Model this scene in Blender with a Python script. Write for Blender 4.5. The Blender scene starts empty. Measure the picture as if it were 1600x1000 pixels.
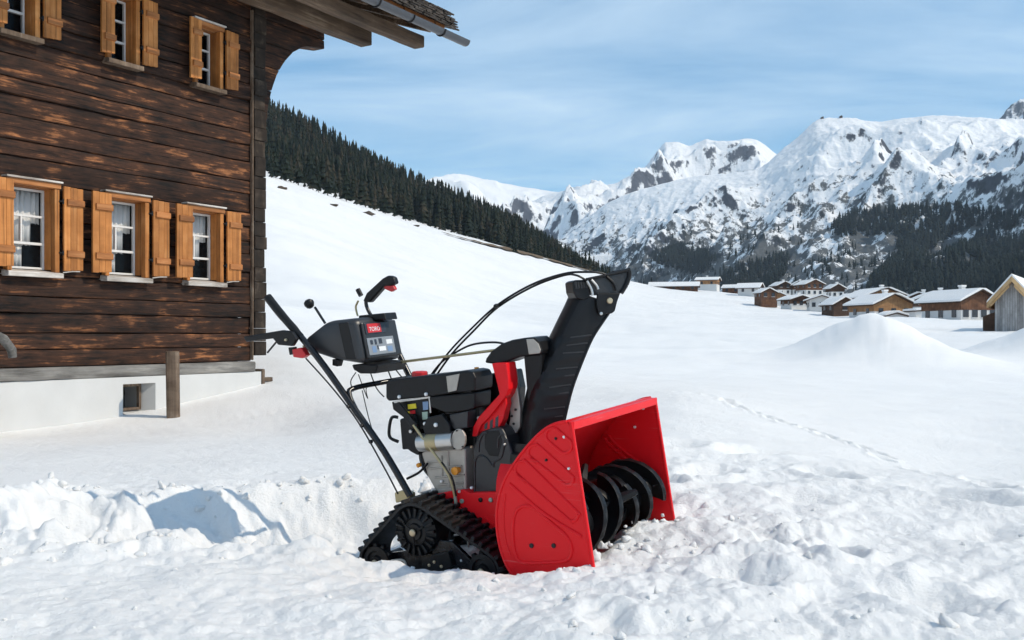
import bpy, bmesh, math, random
import numpy as np
from mathutils import Vector, Matrix

# ------------------------------------------------------------------ camera, sky, sun, exposure
scene = bpy.context.scene
COL = scene.collection
FXP, CXP, HYP = 1600.0, 800.0, 525.0          # focal length in photo pixels, centre column, horizon row

cam_data = bpy.data.cameras.new("camera")
cam_data.sensor_width = 36.0
cam_data.lens = 36.0
cam_data.shift_y = 25.0 / 1600.0
cam_data.clip_start = 0.05
cam_data.clip_end = 30000.0
cam = bpy.data.objects.new("camera", cam_data)
cam.location = (0, 0, 0)
cam.rotation_euler = (math.radians(90), 0, 0)
COL.objects.link(cam)
scene.camera = cam

SUN_AZ = math.radians(-18.0)                   # angle of the sun from +X, towards the viewer
SUN_EL = math.radians(43.0)
SUN_DIR = Vector((math.cos(SUN_EL) * math.cos(SUN_AZ), math.cos(SUN_EL) * math.sin(SUN_AZ), math.sin(SUN_EL)))

world = bpy.data.worlds.new("World")
scene.world = world
world.use_nodes = True
wn, wl = world.node_tree.nodes, world.node_tree.links
wn.clear()
w_out = wn.new("ShaderNodeOutputWorld")
w_bg = wn.new("ShaderNodeBackground")
w_bg.inputs["Strength"].default_value = 0.135
w_sky = wn.new("ShaderNodeTexSky")
w_sky.sky_type = 'NISHITA'
w_sky.sun_disc = False
w_sky.sun_elevation = SUN_EL
w_sky.sun_rotation = math.radians(90.0) - SUN_AZ
w_sky.altitude = 1500
w_sky.air_density = 1.0
w_sky.dust_density = 0.25
w_sky.ozone_density = 4.0
# thin cirrus: direction projected on a high flat layer, stretched noise
w_tc = wn.new("ShaderNodeTexCoord")
w_sep = wn.new("ShaderNodeSeparateXYZ")
w_mx = wn.new("ShaderNodeMath"); w_mx.operation = 'ADD'; w_mx.inputs[1].default_value = 0.10
w_ab = wn.new("ShaderNodeMath"); w_ab.operation = 'MAXIMUM'; w_ab.inputs[1].default_value = 0.0
w_dx = wn.new("ShaderNodeMath"); w_dx.operation = 'DIVIDE'
w_dy = wn.new("ShaderNodeMath"); w_dy.operation = 'DIVIDE'
w_cmb = wn.new("ShaderNodeCombineXYZ")
w_map = wn.new("ShaderNodeMapping")
w_map.inputs["Rotation"].default_value = (0, 0, math.radians(28))
w_map.inputs["Scale"].default_value = (0.55, 1.15, 1.0)
w_n1 = wn.new("ShaderNodeTexNoise")
w_n1.inputs["Scale"].default_value = 1.05
w_n1.inputs["Detail"].default_value = 9
w_n1.inputs["Roughness"].default_value = 0.60
w_n1.inputs["Distortion"].default_value = 0.5
w_rmp = wn.new("ShaderNodeMapRange")
w_rmp.inputs["From Min"].default_value = 0.40
w_rmp.inputs["From Max"].default_value = 0.74
w_rmp.inputs["To Min"].default_value = 0.16
w_rmp.inputs["To Max"].default_value = 0.66
w_mix = wn.new("ShaderNodeMix"); w_mix.data_type = 'RGBA'
w_mix.inputs[7].default_value = (7.4, 8.8, 9.8, 1)
wl.new(w_tc.outputs["Generated"], w_sep.inputs[0])
wl.new(w_sep.outputs["Z"], w_ab.inputs[0])
wl.new(w_ab.outputs[0], w_mx.inputs[0])
wl.new(w_sep.outputs["X"], w_dx.inputs[0]); wl.new(w_mx.outputs[0], w_dx.inputs[1])
wl.new(w_sep.outputs["Y"], w_dy.inputs[0]); wl.new(w_mx.outputs[0], w_dy.inputs[1])
wl.new(w_dx.outputs[0], w_cmb.inputs[0]); wl.new(w_dy.outputs[0], w_cmb.inputs[1])
wl.new(w_cmb.outputs[0], w_map.inputs[0])
wl.new(w_map.outputs[0], w_n1.inputs["Vector"])
wl.new(w_n1.outputs[0], w_rmp.inputs["Value"])
wl.new(w_rmp.outputs[0], w_mix.inputs[0])
w_hs = wn.new("ShaderNodeHueSaturation")
w_hs.inputs["Hue"].default_value = 0.485
w_hs.inputs["Saturation"].default_value = 1.30
w_hs.inputs["Value"].default_value = 1.18
wl.new(w_sky.outputs[0], w_hs.inputs["Color"])
wl.new(w_hs.outputs[0], w_mix.inputs[6])
wl.new(w_mix.outputs[2], w_bg.inputs["Color"])
wl.new(w_bg.outputs[0], w_out.inputs[0])

sun_data = bpy.data.lights.new("sun", 'SUN')
sun_data.energy = 3.35
sun_data.angle = math.radians(0.53)
sun_data.color = (1.0, 0.89, 0.73)
sun = bpy.data.objects.new("sun", sun_data)
sun.rotation_euler = (-SUN_DIR).to_track_quat('-Z', 'Y').to_euler()
sun.location = (20, -10, 30)
COL.objects.link(sun)

scene.view_settings.view_transform = 'Standard'
scene.view_settings.look = 'None'
scene.view_settings.exposure = 0.02
scene.view_settings.gamma = 1.0
scene.view_settings.use_curve_mapping = False
scene.render.engine = 'CYCLES'
scene.cycles.max_bounces = 6
scene.cycles.diffuse_bounces = 3
scene.cycles.volume_bounces = 0
scene.cycles.use_adaptive_sampling = True
scene.cycles.adaptive_threshold = 0.03
scene.cycles.glossy_bounces = 3
scene.cycles.transmission_bounces = 4
scene.cycles.use_denoising = True

random.seed(11)
rng = np.random.default_rng(11)

# ------------------------------------------------------------------ noise and interpolation helpers
_perm = np.random.default_rng(5).permutation(256)
_perm = np.concatenate([_perm, _perm, _perm])
_ang = np.random.default_rng(6).uniform(0, 2 * np.pi, 256)
_gx, _gy = np.cos(_ang), np.sin(_ang)

def perlin(x, y):
    xi = np.floor(x).astype(np.int64); yi = np.floor(y).astype(np.int64)
    xf = x - xi; yf = y - yi
    u = xf * xf * xf * (xf * (xf * 6 - 15) + 10); v = yf * yf * yf * (yf * (yf * 6 - 15) + 10)
    def g(ix, iy, dx, dy):
        h = _perm[_perm[ix & 255] + (iy & 255)] & 255
        return _gx[h] * dx + _gy[h] * dy
    a = g(xi, yi, xf, yf); b = g(xi + 1, yi, xf - 1, yf)
    c = g(xi, yi + 1, xf, yf - 1); d = g(xi + 1, yi + 1, xf - 1, yf - 1)
    return ((a + (b - a) * u) + ((c + (d - c) * u) - (a + (b - a) * u)) * v) * 1.5

def fbm(x, y, octv=4, gain=0.5, lac=2.03):
    s = 0.0; a = 1.0
    for i in range(octv):
        s = s + a * perlin(x + 17.3 * i, y - 9.1 * i)
        x = x * lac; y = y * lac; a *= gain
    return s

def ridged(x, y, octv=5, gain=0.52, lac=2.1):
    s = 0.0; a = 1.0; w = 1.0
    for i in range(octv):
        n = 1.0 - np.abs(perlin(x + 31.7 * i, y + 11.9 * i)) * 1.4
        n = np.clip(n, 0, 1) ** 2
        s = s + a * n * w
        w = np.clip(n * 1.6, 0, 1)
        x = x * lac; y = y * lac; a *= gain
    return s

def sstep(a, b, x):
    t = np.clip((x - a) / (b - a), 0, 1)
    return t * t * (3 - 2 * t)

def pchip(xk, yk, x):
    """monotone cubic interpolation; yk may be (K,) or (K,N) for N points x (N,)"""
    xk = np.asarray(xk, float); yk = np.asarray(yk, float)
    if yk.ndim == 1:
        yk = np.repeat(yk[:, None], len(x), 1)
    x = np.clip(x, xk[0], xk[-1])
    h = np.diff(xk)
    dl = np.diff(yk, axis=0) / h[:, None]
    m = np.zeros_like(yk)
    p = dl[:-1] * dl[1:]
    w1 = (2 * h[1:] + h[:-1])[:, None]; w2 = (h[1:] + 2 * h[:-1])[:, None]
    with np.errstate(divide='ignore', invalid='ignore'):
        hm = (w1 + w2) / (w1 / dl[:-1] + w2 / dl[1:])
    m[1:-1] = np.where(p > 0, hm, 0.0)
    m[0] = dl[0]; m[-1] = dl[-1]
    k = np.clip(np.searchsorted(xk, x, side='right') - 1, 0, len(xk) - 2)
    i = np.arange(len(x))
    t = (x - xk[k]) / h[k]
    y0, y1, m0, m1 = yk[k, i], yk[k + 1, i], m[k, i] * h[k], m[k + 1, i] * h[k]
    return (2*t**3 - 3*t*t + 1) * y0 + (t**3 - 2*t*t + t) * m0 + (-2*t**3 + 3*t*t) * y1 + (t**3 - t*t) * m1

# ------------------------------------------------------------------ materials
def new_mat(name):
    m = bpy.data.materials.new(name); m.use_nodes = True
    n = m.node_tree.nodes; l = m.node_tree.links
    return m, n, l, n["Principled BSDF"]

def mat_plain(name, col, rough=0.5, metal=0.0, var=0.12, nscale=30.0, coat=0.0, bump=0.0, bscale=200.0, spec=0.5):
    """one colour with fine uneven wear in tone and gloss"""
    m, n, l, b = new_mat(name)
    tc = n.new("ShaderNodeTexCoord")
    nz = n.new("ShaderNodeTexNoise"); nz.inputs["Scale"].default_value = nscale; nz.inputs["Detail"].default_value = 6
    l.new(tc.outputs["Object"], nz.inputs["Vector"])
    rp = n.new("ShaderNodeMix"); rp.data_type = 'RGBA'
    rp.inputs[6].default_value = tuple(c * (1 - var) for c in col) + (1,)
    rp.inputs[7].default_value = tuple(min(1, c * (1 + var)) for c in col) + (1,)
    l.new(nz.outputs[0], rp.inputs[0]); l.new(rp.outputs[2], b.inputs["Base Color"])
    mr = n.new("ShaderNodeMapRange"); mr.inputs[3].default_value = max(0.02, rough - 0.08); mr.inputs[4].default_value = min(1, rough + 0.1)
    l.new(nz.outputs[0], mr.inputs[0]); l.new(mr.outputs[0], b.inputs["Roughness"])
    b.inputs["Metallic"].default_value = metal
    b.inputs["Specular IOR Level"].default_value = spec
    b.inputs["Coat Weight"].default_value = coat
    b.inputs["Coat Roughness"].default_value = 0.12
    if bump > 0:
        n2 = n.new("ShaderNodeTexNoise"); n2.inputs["Scale"].default_value = bscale; n2.inputs["Detail"].default_value = 3
        l.new(tc.outputs["Object"], n2.inputs["Vector"])
        bp = n.new("ShaderNodeBump"); bp.inputs["Strength"].default_value = bump; bp.inputs["Distance"].default_value = 0.002
        l.new(n2.outputs[0], bp.inputs["Height"]); l.new(bp.outputs[0], b.inputs["Normal"])
    return m

def mat_wood(name, dark, mid, light, along=(1.5, 26, 26), rough=0.75, bump=0.5, patch=1.6, seed=0.0, lo=0.36, hi=0.68, crack=0.0, tone=0.22):
    """grained wood: grain runs along local X of the texture space; large patches of weathering"""
    m, n, l, b = new_mat(name)
    tc = n.new("ShaderNodeTexCoord")
    oi = n.new("ShaderNodeObjectInfo")
    ad = n.new("ShaderNodeVectorMath"); ad.operation = 'ADD'
    cm = n.new("ShaderNodeCombineXYZ")
    ml = n.new("ShaderNodeMath"); ml.operation = 'MULTIPLY'; ml.inputs[1].default_value = 37.0
    l.new(oi.outputs["Random"], ml.inputs[0]); l.new(ml.outputs[0], cm.inputs[0]); l.new(ml.outputs[0], cm.inputs[1])
    l.new(tc.outputs["Object"], ad.inputs[0]); l.new(cm.outputs[0], ad.inputs[1])
    mp = n.new("ShaderNodeMapping"); mp.inputs["Scale"].default_value = along
    mp.inputs["Location"].default_value = (seed, seed * 1.7, seed * 0.3)
    l.new(ad.outputs[0], mp.inputs[0])
    g = n.new("ShaderNodeTexNoise"); g.inputs["Scale"].default_value = 1.0; g.inputs["Detail"].default_value = 8; g.inputs["Roughness"].default_value = 0.65; g.inputs["Distortion"].default_value = 0.6
    l.new(mp.outputs[0], g.inputs["Vector"])
    p = n.new("ShaderNodeTexNoise"); p.inputs["Scale"].default_value = patch; p.inputs["Detail"].default_value = 5; p.inputs["Roughness"].default_value = 0.6
    mp2 = n.new("ShaderNodeMapping"); mp2.inputs["Scale"].default_value = (0.8, 2.0, 2.0)
    l.new(ad.outputs[0], mp2.inputs[0]); l.new(mp2.outputs[0], p.inputs["Vector"])
    mx = n.new("ShaderNodeMath"); mx.operation = 'ADD'
    m2 = n.new("ShaderNodeMath"); m2.operation = 'MULTIPLY'; m2.inputs[1].default_value = 0.5
    l.new(g.outputs[0], mx.inputs[0]); l.new(p.outputs[0], mx.inputs[1]); l.new(mx.outputs[0], m2.inputs[0])
    cr = n.new("ShaderNodeValToRGB")
    e = cr.color_ramp.elements
    e[0].position = lo; e[0].color = dark + (1,)
    e[1].position = hi; e[1].color = light + (1,)
    k = e.new((lo + hi) / 2 + 0.02); k.color = mid + (1,)
    l.new(m2.outputs[0], cr.inputs[0])
    # every plank has its own tone; long drying cracks
    tn = n.new("ShaderNodeMapRange"); tn.inputs[3].default_value = 1 - tone; tn.inputs[4].default_value = 1 + tone; l.new(oi.outputs["Random"], tn.inputs[0])
    vm = n.new("ShaderNodeVectorMath"); vm.operation = 'SCALE'; l.new(cr.outputs[0], vm.inputs[0])
    if crack > 0:
        mpc = n.new("ShaderNodeMapping"); mpc.inputs["Scale"].default_value = tuple(c * (0.35 if c == min(along) else 2.2) for c in along); l.new(ad.outputs[0], mpc.inputs[0])
        ck = n.new("ShaderNodeTexNoise"); ck.inputs["Scale"].default_value = 1.0; ck.inputs["Detail"].default_value = 3; l.new(mpc.outputs[0], ck.inputs["Vector"])
        ct = n.new("ShaderNodeMapRange"); ct.inputs[1].default_value = 0.34; ct.inputs[2].default_value = 0.40; ct.inputs[3].default_value = 1 - crack; ct.inputs[4].default_value = 1.0; l.new(ck.outputs[0], ct.inputs[0])
        mm = n.new("ShaderNodeMath"); mm.operation = 'MULTIPLY'; l.new(tn.outputs[0], mm.inputs[0]); l.new(ct.outputs[0], mm.inputs[1]); l.new(mm.outputs[0], vm.inputs["Scale"])
    else: l.new(tn.outputs[0], vm.inputs["Scale"])
    l.new(vm.outputs[0], b.inputs["Base Color"])
    b.inputs["Roughness"].default_value = rough
    b.inputs["Specular IOR Level"].default_value = 0.3
    bp = n.new("ShaderNodeBump"); bp.inputs["Strength"].default_value = bump; bp.inputs["Distance"].default_value = 0.006
    l.new(g.outputs[0], bp.inputs["Height"]); l.new(bp.outputs[0], b.inputs["Normal"])
    return m

def mat_snow(name, near=True):
    m, n, l, b = new_mat(name)
    tc = n.new("ShaderNodeTexCoord")
    nz = n.new("ShaderNodeTexNoise"); nz.inputs["Scale"].default_value = 1.3; nz.inputs["Detail"].default_value = 6
    l.new(tc.outputs["Object"], nz.inputs["Vector"])
    mx = n.new("ShaderNodeMix"); mx.data_type = 'RGBA'
    mx.inputs[6].default_value = (0.82, 0.805, 0.785, 1); mx.inputs[7].default_value = (0.90, 0.888, 0.868, 1)
    l.new(nz.outputs[0], mx.inputs[0]); l.new(mx.outputs[2], b.inputs["Base Color"])
    b.inputs["Roughness"].default_value = 0.75
    b.inputs["Specular IOR Level"].default_value = 0.2
    if not near:                       # wind crust and old snow in long drifts across the slope
        mp = n.new("ShaderNodeMapping"); mp.inputs["Scale"].default_value = (0.020, 0.055, 0.02); mp.inputs["Rotation"].default_value = (0, 0, 0.5)
        l.new(tc.outputs["Object"], mp.inputs[0]); nz.inputs["Scale"].default_value = 1.0; nz.inputs["Detail"].default_value = 9; nz.inputs["Roughness"].default_value = 0.62
        l.new(mp.outputs[0], nz.inputs["Vector"])
        mx.inputs[6].default_value = (0.70, 0.695, 0.685, 1)
    if near:
        n1 = n.new("ShaderNodeTexNoise"); n1.inputs["Scale"].default_value = 22; n1.inputs["Detail"].default_value = 10; n1.inputs["Roughness"].default_value = 0.78
        l.new(tc.outputs["Object"], n1.inputs["Vector"])
        vr = n.new("ShaderNodeTexVoronoi"); vr.inputs["Scale"].default_value = 95; vr.feature = 'SMOOTH_F1'
        l.new(tc.outputs["Object"], vr.inputs["Vector"])
        ad = n.new("ShaderNodeMath"); ad.operation = 'MULTIPLY_ADD'; ad.inputs[1].default_value = -0.22
        l.new(vr.outputs["Distance"], ad.inputs[0]); l.new(n1.outputs[0], ad.inputs[2])
        bp = n.new("ShaderNodeBump"); bp.inputs["Strength"].default_value = 0.6; bp.inputs["Distance"].default_value = 0.020
        l.new(ad.outputs[0], bp.inputs["Height"]); l.new(bp.outputs[0], b.inputs["Normal"])
    return m

def mat_mountain(name, rock=(0.10, 0.105, 0.115), steep_lo=0.60, steep_hi=0.80, speck=0.0, sscale=0.012, ztree=250.0, seed=0.0):
    """snow lying where the slope allows, bare rock on steep faces, dwarf scrub in specks low down"""
    m, n, l, b = new_mat(name)
    geo = n.new("ShaderNodeNewGeometry")
    sp = n.new("ShaderNodeSeparateXYZ"); l.new(geo.outputs["Normal"], sp.inputs[0])
    mp = n.new("ShaderNodeMapping"); mp.inputs["Location"].default_value = (seed, seed, seed)
    l.new(geo.outputs["Position"], mp.inputs[0])
    nz = n.new("ShaderNodeTexNoise"); nz.inputs["Scale"].default_value = sscale; nz.inputs["Detail"].default_value = 8; nz.inputs["Roughness"].default_value = 0.68
    l.new(mp.outputs[0], nz.inputs["Vector"])
    nf = n.new("ShaderNodeTexNoise"); nf.inputs["Scale"].default_value = sscale * 3.2; nf.inputs["Detail"].default_value = 7; nf.inputs["Roughness"].default_value = 0.72
    mpf = n.new("ShaderNodeMapping"); mpf.inputs["Scale"].default_value = (1.0, 1.0, 0.5); l.new(mp.outputs[0], mpf.inputs[0]); l.new(mpf.outputs[0], nf.inputs["Vector"])
    nm = n.new("ShaderNodeMath"); nm.operation = 'ADD'; l.new(nz.outputs[0], nm.inputs[0]); l.new(nf.outputs[0], nm.inputs[1])
    a1 = n.new("ShaderNodeMath"); a1.operation = 'MULTIPLY_ADD'; a1.inputs[1].default_value = 0.85; a1.inputs[2].default_value = -0.85
    l.new(nm.outputs[0], a1.inputs[0])
    a2 = n.new("ShaderNodeMath"); a2.operation = 'ADD'; l.new(sp.outputs["Z"], a2.inputs[0]); l.new(a1.outputs[0], a2.inputs[1])
    mr = n.new("ShaderNodeMapRange"); mr.inputs[1].default_value = steep_lo; mr.inputs[2].default_value = steep_hi
    l.new(a2.outputs[0], mr.inputs[0])
    nr = n.new("ShaderNodeTexNoise"); nr.inputs["Scale"].default_value = sscale * 6; nr.inputs["Detail"].default_value = 5
    l.new(mp.outputs[0], nr.inputs["Vector"])
    rk = n.new("ShaderNodeMix"); rk.data_type = 'RGBA'
    rk.inputs[6].default_value = tuple(c * 0.6 for c in rock) + (1,); rk.inputs[7].default_value = tuple(c * 1.7 for c in rock) + (1,)
    l.new(nr.outputs[0], rk.inputs[0])
    mx = n.new("ShaderNodeMix"); mx.data_type = 'RGBA'
    mx.inputs[7].default_value = (0.84, 0.84, 0.84, 1)
    l.new(rk.outputs[2], mx.inputs[6]); l.new(mr.outputs[0], mx.inputs[0])
    last = mx
    if speck > 0:
        v = n.new("ShaderNodeTexNoise"); v.inputs["Scale"].default_value = 0.045; v.inputs["Detail"].default_value = 6; v.inputs["Roughness"].default_value = 0.75
        mpv = n.new("ShaderNodeMapping"); mpv.inputs["Scale"].default_value = (1, 1, 0.55); l.new(geo.outputs["Position"], mpv.inputs[0])
        l.new(mpv.outputs[0], v.inputs["Vector"])
        spp = n.new("ShaderNodeSeparateXYZ"); l.new(geo.outputs["Position"], spp.inputs[0])
        hz = n.new("ShaderNodeMapRange"); hz.inputs[1].default_value = ztree * 0.25; hz.inputs[2].default_value = ztree; hz.inputs[3].default_value = 0.13; hz.inputs[4].default_value = -0.15
        l.new(spp.outputs["Z"], hz.inputs[0])
        ad = n.new("ShaderNodeMath"); ad.operation = 'ADD'; l.new(v.outputs[0], ad.inputs[0]); l.new(hz.outputs[0], ad.inputs[1])
        th = n.new("ShaderNodeMapRange"); th.inputs[1].default_value = 0.53; th.inputs[2].default_value = 0.58; th.inputs[4].default_value = speck
        l.new(ad.outputs[0], th.inputs[0])
        mt = n.new("ShaderNodeMix"); mt.data_type = 'RGBA'; mt.inputs[7].default_value = (0.028, 0.034, 0.034, 1)
        l.new(mx.outputs[2], mt.inputs[6]); l.new(th.outputs[0], mt.inputs[0])
        last = mt
    l.new(last.outputs[2], b.inputs["Base Color"])
    b.inputs["Roughness"].default_value = 0.85
    b.inputs["Specular IOR Level"].default_value = 0.1
    bp = n.new("ShaderNodeBump"); bp.inputs["Strength"].default_value = 0.6; bp.inputs["Distance"].default_value = 6.0
    l.new(nr.outputs[0], bp.inputs["Height"]); l.new(bp.outputs[0], b.inputs["Normal"])
    return m

M = {}
M['snow'] = mat_snow('snow')
M['snow_far'] = mat_snow('snow_far', near=False)
M['red'] = mat_plain('red_paint', (0.80, 0.012, 0.018), 0.36, 0, 0.05, 9, coat=0.0, bump=0.02, bscale=60, spec=0.22)
def worn_paint(m, amount=0.30):
    n, l = m.node_tree.nodes, m.node_tree.links
    b = n["Principled BSDF"]; src = b.inputs["Base Color"].links[0].from_socket
    tc = n.new("ShaderNodeTexCoord")
    mp = n.new("ShaderNodeMapping"); mp.inputs["Rotation"].default_value = (0.3, 0.5, 0.2); mp.inputs["Scale"].default_value = (6, 6, 210)
    l.new(tc.outputs["Object"], mp.inputs[0])
    s = n.new("ShaderNodeTexNoise"); s.inputs["Scale"].default_value = 1.0; s.inputs["Detail"].default_value = 4; l.new(mp.outputs[0], s.inputs["Vector"])
    g = n.new("ShaderNodeTexNoise"); g.inputs["Scale"].default_value = 7.0; g.inputs["Detail"].default_value = 5; l.new(tc.outputs["Object"], g.inputs["Vector"])
    t = n.new("ShaderNodeMapRange"); t.inputs[1].default_value = 0.60; t.inputs[2].default_value = 0.72; l.new(s.outputs[0], t.inputs[0])
    t2 = n.new("ShaderNodeMapRange"); t2.inputs[1].default_value = 0.50; t2.inputs[2].default_value = 0.75; t2.inputs[4].default_value = amount; l.new(g.outputs[0], t2.inputs[0])
    mu = n.new("ShaderNodeMath"); mu.operation = 'MULTIPLY'; l.new(t.outputs[0], mu.inputs[0]); l.new(t2.outputs[0], mu.inputs[1])
    sp = n.new("ShaderNodeTexVoronoi"); sp.inputs["Scale"].default_value = 55; l.new(tc.outputs["Object"], sp.inputs["Vector"])
    t3 = n.new("ShaderNodeMapRange"); t3.inputs[1].default_value = 0.10; t3.inputs[2].default_value = 0.05; l.new(sp.outputs["Distance"], t3.inputs[0])
    mu2 = n.new("ShaderNodeMath"); mu2.operation = 'MULTIPLY'; l.new(t3.outputs[0], mu2.inputs[0]); l.new(t2.outputs[0], mu2.inputs[1])
    ad = n.new("ShaderNodeMath"); ad.operation = 'MAXIMUM'; l.new(mu.outputs[0], ad.inputs[0]); l.new(mu2.outputs[0], ad.inputs[1])
    x = n.new("ShaderNodeMix"); x.data_type = 'RGBA'; x.inputs[7].default_value = (0.72, 0.42, 0.40, 1)
    l.new(src, x.inputs[6]); l.new(ad.outputs[0], x.inputs[0]); l.new(x.outputs[2], b.inputs["Base Color"])
worn_paint(M['red'])
M['red_plastic'] = mat_plain('red_plastic', (0.60, 0.02, 0.025), 0.4, 0, 0.06)
M['black'] = mat_plain('black_plastic', (0.0085, 0.0085, 0.0095), 0.38, 0, 0.3, 40, bump=0.12, bscale=350, spec=0.28)
M['black_gloss'] = mat_plain('black_enamel', (0.007, 0.007, 0.009), 0.25, 0, 0.25, 30, coat=0.0, spec=0.45)
M['grey_plastic'] = mat_plain('charcoal_plastic', (0.024, 0.024, 0.026), 0.36, 0, 0.2, 35, bump=0.1, bscale=350)
M['rubber'] = mat_plain('rubber', (0.010, 0.010, 0.011), 0.5, 0, 0.4, 60, bump=0.2, bscale=200, spec=0.35)
M['auger_black'] = mat_plain('auger_enamel', (0.005, 0.005, 0.006), 0.45, 0, 0.3, 40, bump=0.15, bscale=120, spec=0.25)
M['steel'] = mat_plain('bare_steel', (0.55, 0.54, 0.52), 0.32, 0.9, 0.15, 25)
M['cast'] = mat_plain('cast_aluminium', (0.42, 0.39, 0.35), 0.5, 0.6, 0.2, 40, bump=0.2, bscale=150)
M['zinc'] = mat_plain('yellow_zinc', (0.42, 0.35, 0.20), 0.38, 0.6, 0.2, 40)
M['bolt'] = mat_plain('zinc_bolt', (0.55, 0.45, 0.30), 0.35, 0.7, 0.2, 80)
M['white_bolt'] = mat_plain('bright_bolt', (0.8, 0.8, 0.78), 0.3, 0.3, 0.05)
M['orange'] = mat_plain('orange_plastic', (0.80, 0.30, 0.02), 0.4, 0, 0.08)
M['yellow'] = mat_plain('yellow_sticker', (0.80, 0.62, 0.03), 0.5, 0, 0.04)
M['label_grey'] = mat_plain('grey_decal', (0.26, 0.28, 0.30), 0.35, 0, 0.12, 60)
M['decal_dark'] = mat_plain('dark_decal', (0.03, 0.035, 0.045), 0.35, 0, 0.1)
M['decal_blue'] = mat_plain('blue_decal', (0.18, 0.27, 0.42), 0.35, 0, 0.1)
M['white_ink'] = mat_plain('white_ink', (0.80, 0.80, 0.80), 0.5, 0, 0.03)
M['green_zinc'] = mat_plain('green_zinc', (0.30, 0.40, 0.34), 0.4, 0.4, 0.1)
M['log'] = mat_wood('log_wood', (0.009, 0.0055, 0.004), (0.052, 0.0215, 0.011), (0.34, 0.135, 0.052), (2.2, 30, 30), 0.8, 0.9, 3.4, lo=0.40, hi=0.66, crack=0.8, tone=0.35)
M['log_grey'] = mat_wood('grey_beam', (0.07, 0.065, 0.06), (0.20, 0.19, 0.175), (0.36, 0.34, 0.30), (1.5, 22, 22), 0.85, 0.6, 2.0)
M['log_end'] = mat_wood('log_end', (0.010, 0.007, 0.005), (0.030, 0.021, 0.015), (0.095, 0.070, 0.050), (9, 9, 3), 0.85, 0.8, 4.0)
M['eave'] = mat_wood('eave_wood', (0.035, 0.022, 0.014), (0.12, 0.080, 0.052), (0.30, 0.22, 0.15), (1.2, 22, 22), 0.82, 0.7, 1.8)
M['board'] = mat_wood('eave_board', (0.03, 0.020, 0.013), (0.09, 0.058, 0.038), (0.22, 0.15, 0.10), (12, 1.5, 20), 0.82, 0.7, 1.8)
M['honey'] = mat_wood('honey_wood', (0.25, 0.088, 0.020), (0.50, 0.195, 0.052), (0.66, 0.315, 0.115), (18, 18, 1.3), 0.62, 0.3, 2.2, lo=0.30, hi=0.72, crack=0.45)
M['honey_h'] = mat_wood('honey_wood_cross', (0.15, 0.058, 0.020), (0.40, 0.155, 0.048), (0.60, 0.30, 0.13), (1.5, 18, 18), 0.62, 0.3, 2.2, lo=0.30, hi=0.72)
M['sill'] = mat_wood('weathered_sill', (0.16, 0.12, 0.09), (0.50, 0.45, 0.40), (0.68, 0.64, 0.59), (1.5, 20, 20), 0.8, 0.5, 3.0, lo=0.34, hi=0.60)
M['shingle'] = mat_wood('wood_shingle', (0.025, 0.021, 0.018), (0.075, 0.062, 0.052), (0.18, 0.15, 0.13), (14, 2, 14), 0.88, 0.8, 2.6)
M['post'] = mat_wood('post_wood', (0.07, 0.045, 0.03), (0.19, 0.135, 0.095), (0.36, 0.29, 0.22), (22, 22, 1.1), 0.85, 0.8, 3.0)
M['plaster'] = mat_plain('white_plaster', (0.62, 0.615, 0.60), 0.85, 0, 0.10, 3.0, bump=0.35, bscale=25, spec=0.1)
M['plaster_grey'] = mat_plain('grey_plaster', (0.50, 0.49, 0.47), 0.9, 0, 0.15, 6.0, bump=0.4, bscale=25, spec=0.1)
M['sash'] = mat_plain('white_sash', (0.72, 0.70, 0.67), 0.5, 0, 0.08, 20)
M['curtain'] = mat_plain('curtain', (0.86, 0.86, 0.84), 0.9, 0, 0.08, 20, spec=0.0)
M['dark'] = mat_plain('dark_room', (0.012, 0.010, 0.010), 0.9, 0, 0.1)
M['iron'] = mat_plain('black_iron', (0.02, 0.02, 0.022), 0.5, 0.4, 0.2)
M['gutter'] = mat_plain('grey_gutter', (0.085, 0.09, 0.10), 0.38, 0.5, 0.2, 6)
M['needle'] = mat_plain('conifer', (0.015, 0.022, 0.016), 0.8, 0, 0.5, 0.05, spec=0.1)
def mixed_wood(m):
    n, l = m.node_tree.nodes, m.node_tree.links
    b = n["Principled BSDF"]; g = n.new("ShaderNodeNewGeometry")
    z = n.new("ShaderNodeTexNoise"); z.inputs["Scale"].default_value = 0.11; z.inputs["Detail"].default_value = 2; l.new(g.outputs["Position"], z.inputs["Vector"])
    r = n.new("ShaderNodeValToRGB"); e = r.color_ramp.elements
    e[0].position = 0.38; e[0].color = (0.010, 0.016, 0.013, 1); e[1].position = 0.66; e[1].color = (0.046, 0.040, 0.028, 1)
    k = e.new(0.52); k.color = (0.018, 0.025, 0.018, 1)
    l.new(z.outputs[0], r.inputs[0]); l.new(r.outputs[0], b.inputs["Base Color"])
mixed_wood(M['needle'])
M['needle_far'] = mat_plain('conifer_far', (0.020, 0.028, 0.026), 0.85, 0, 0.5, 0.03, spec=0.05)
M['bark'] = mat_plain('bark', (0.07, 0.05, 0.035), 0.9, 0, 0.2, 5)
M['earth'] = mat_plain('dry_grass', (0.17, 0.125, 0.085), 0.95, 0, 0.4, 0.4, spec=0.05)

def mat_glass(name, tint=(0.03, 0.035, 0.045)):
    m, n, l, b = new_mat(name)
    b.inputs["Base Color"].default_value = tint + (1,)
    b.inputs["Roughness"].default_value = 0.05
    b.inputs["Alpha"].default_value = 0.08
    b.inputs["Specular IOR Level"].default_value = 0.6
    return m
M['glass'] = mat_glass('window_glass')

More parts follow.
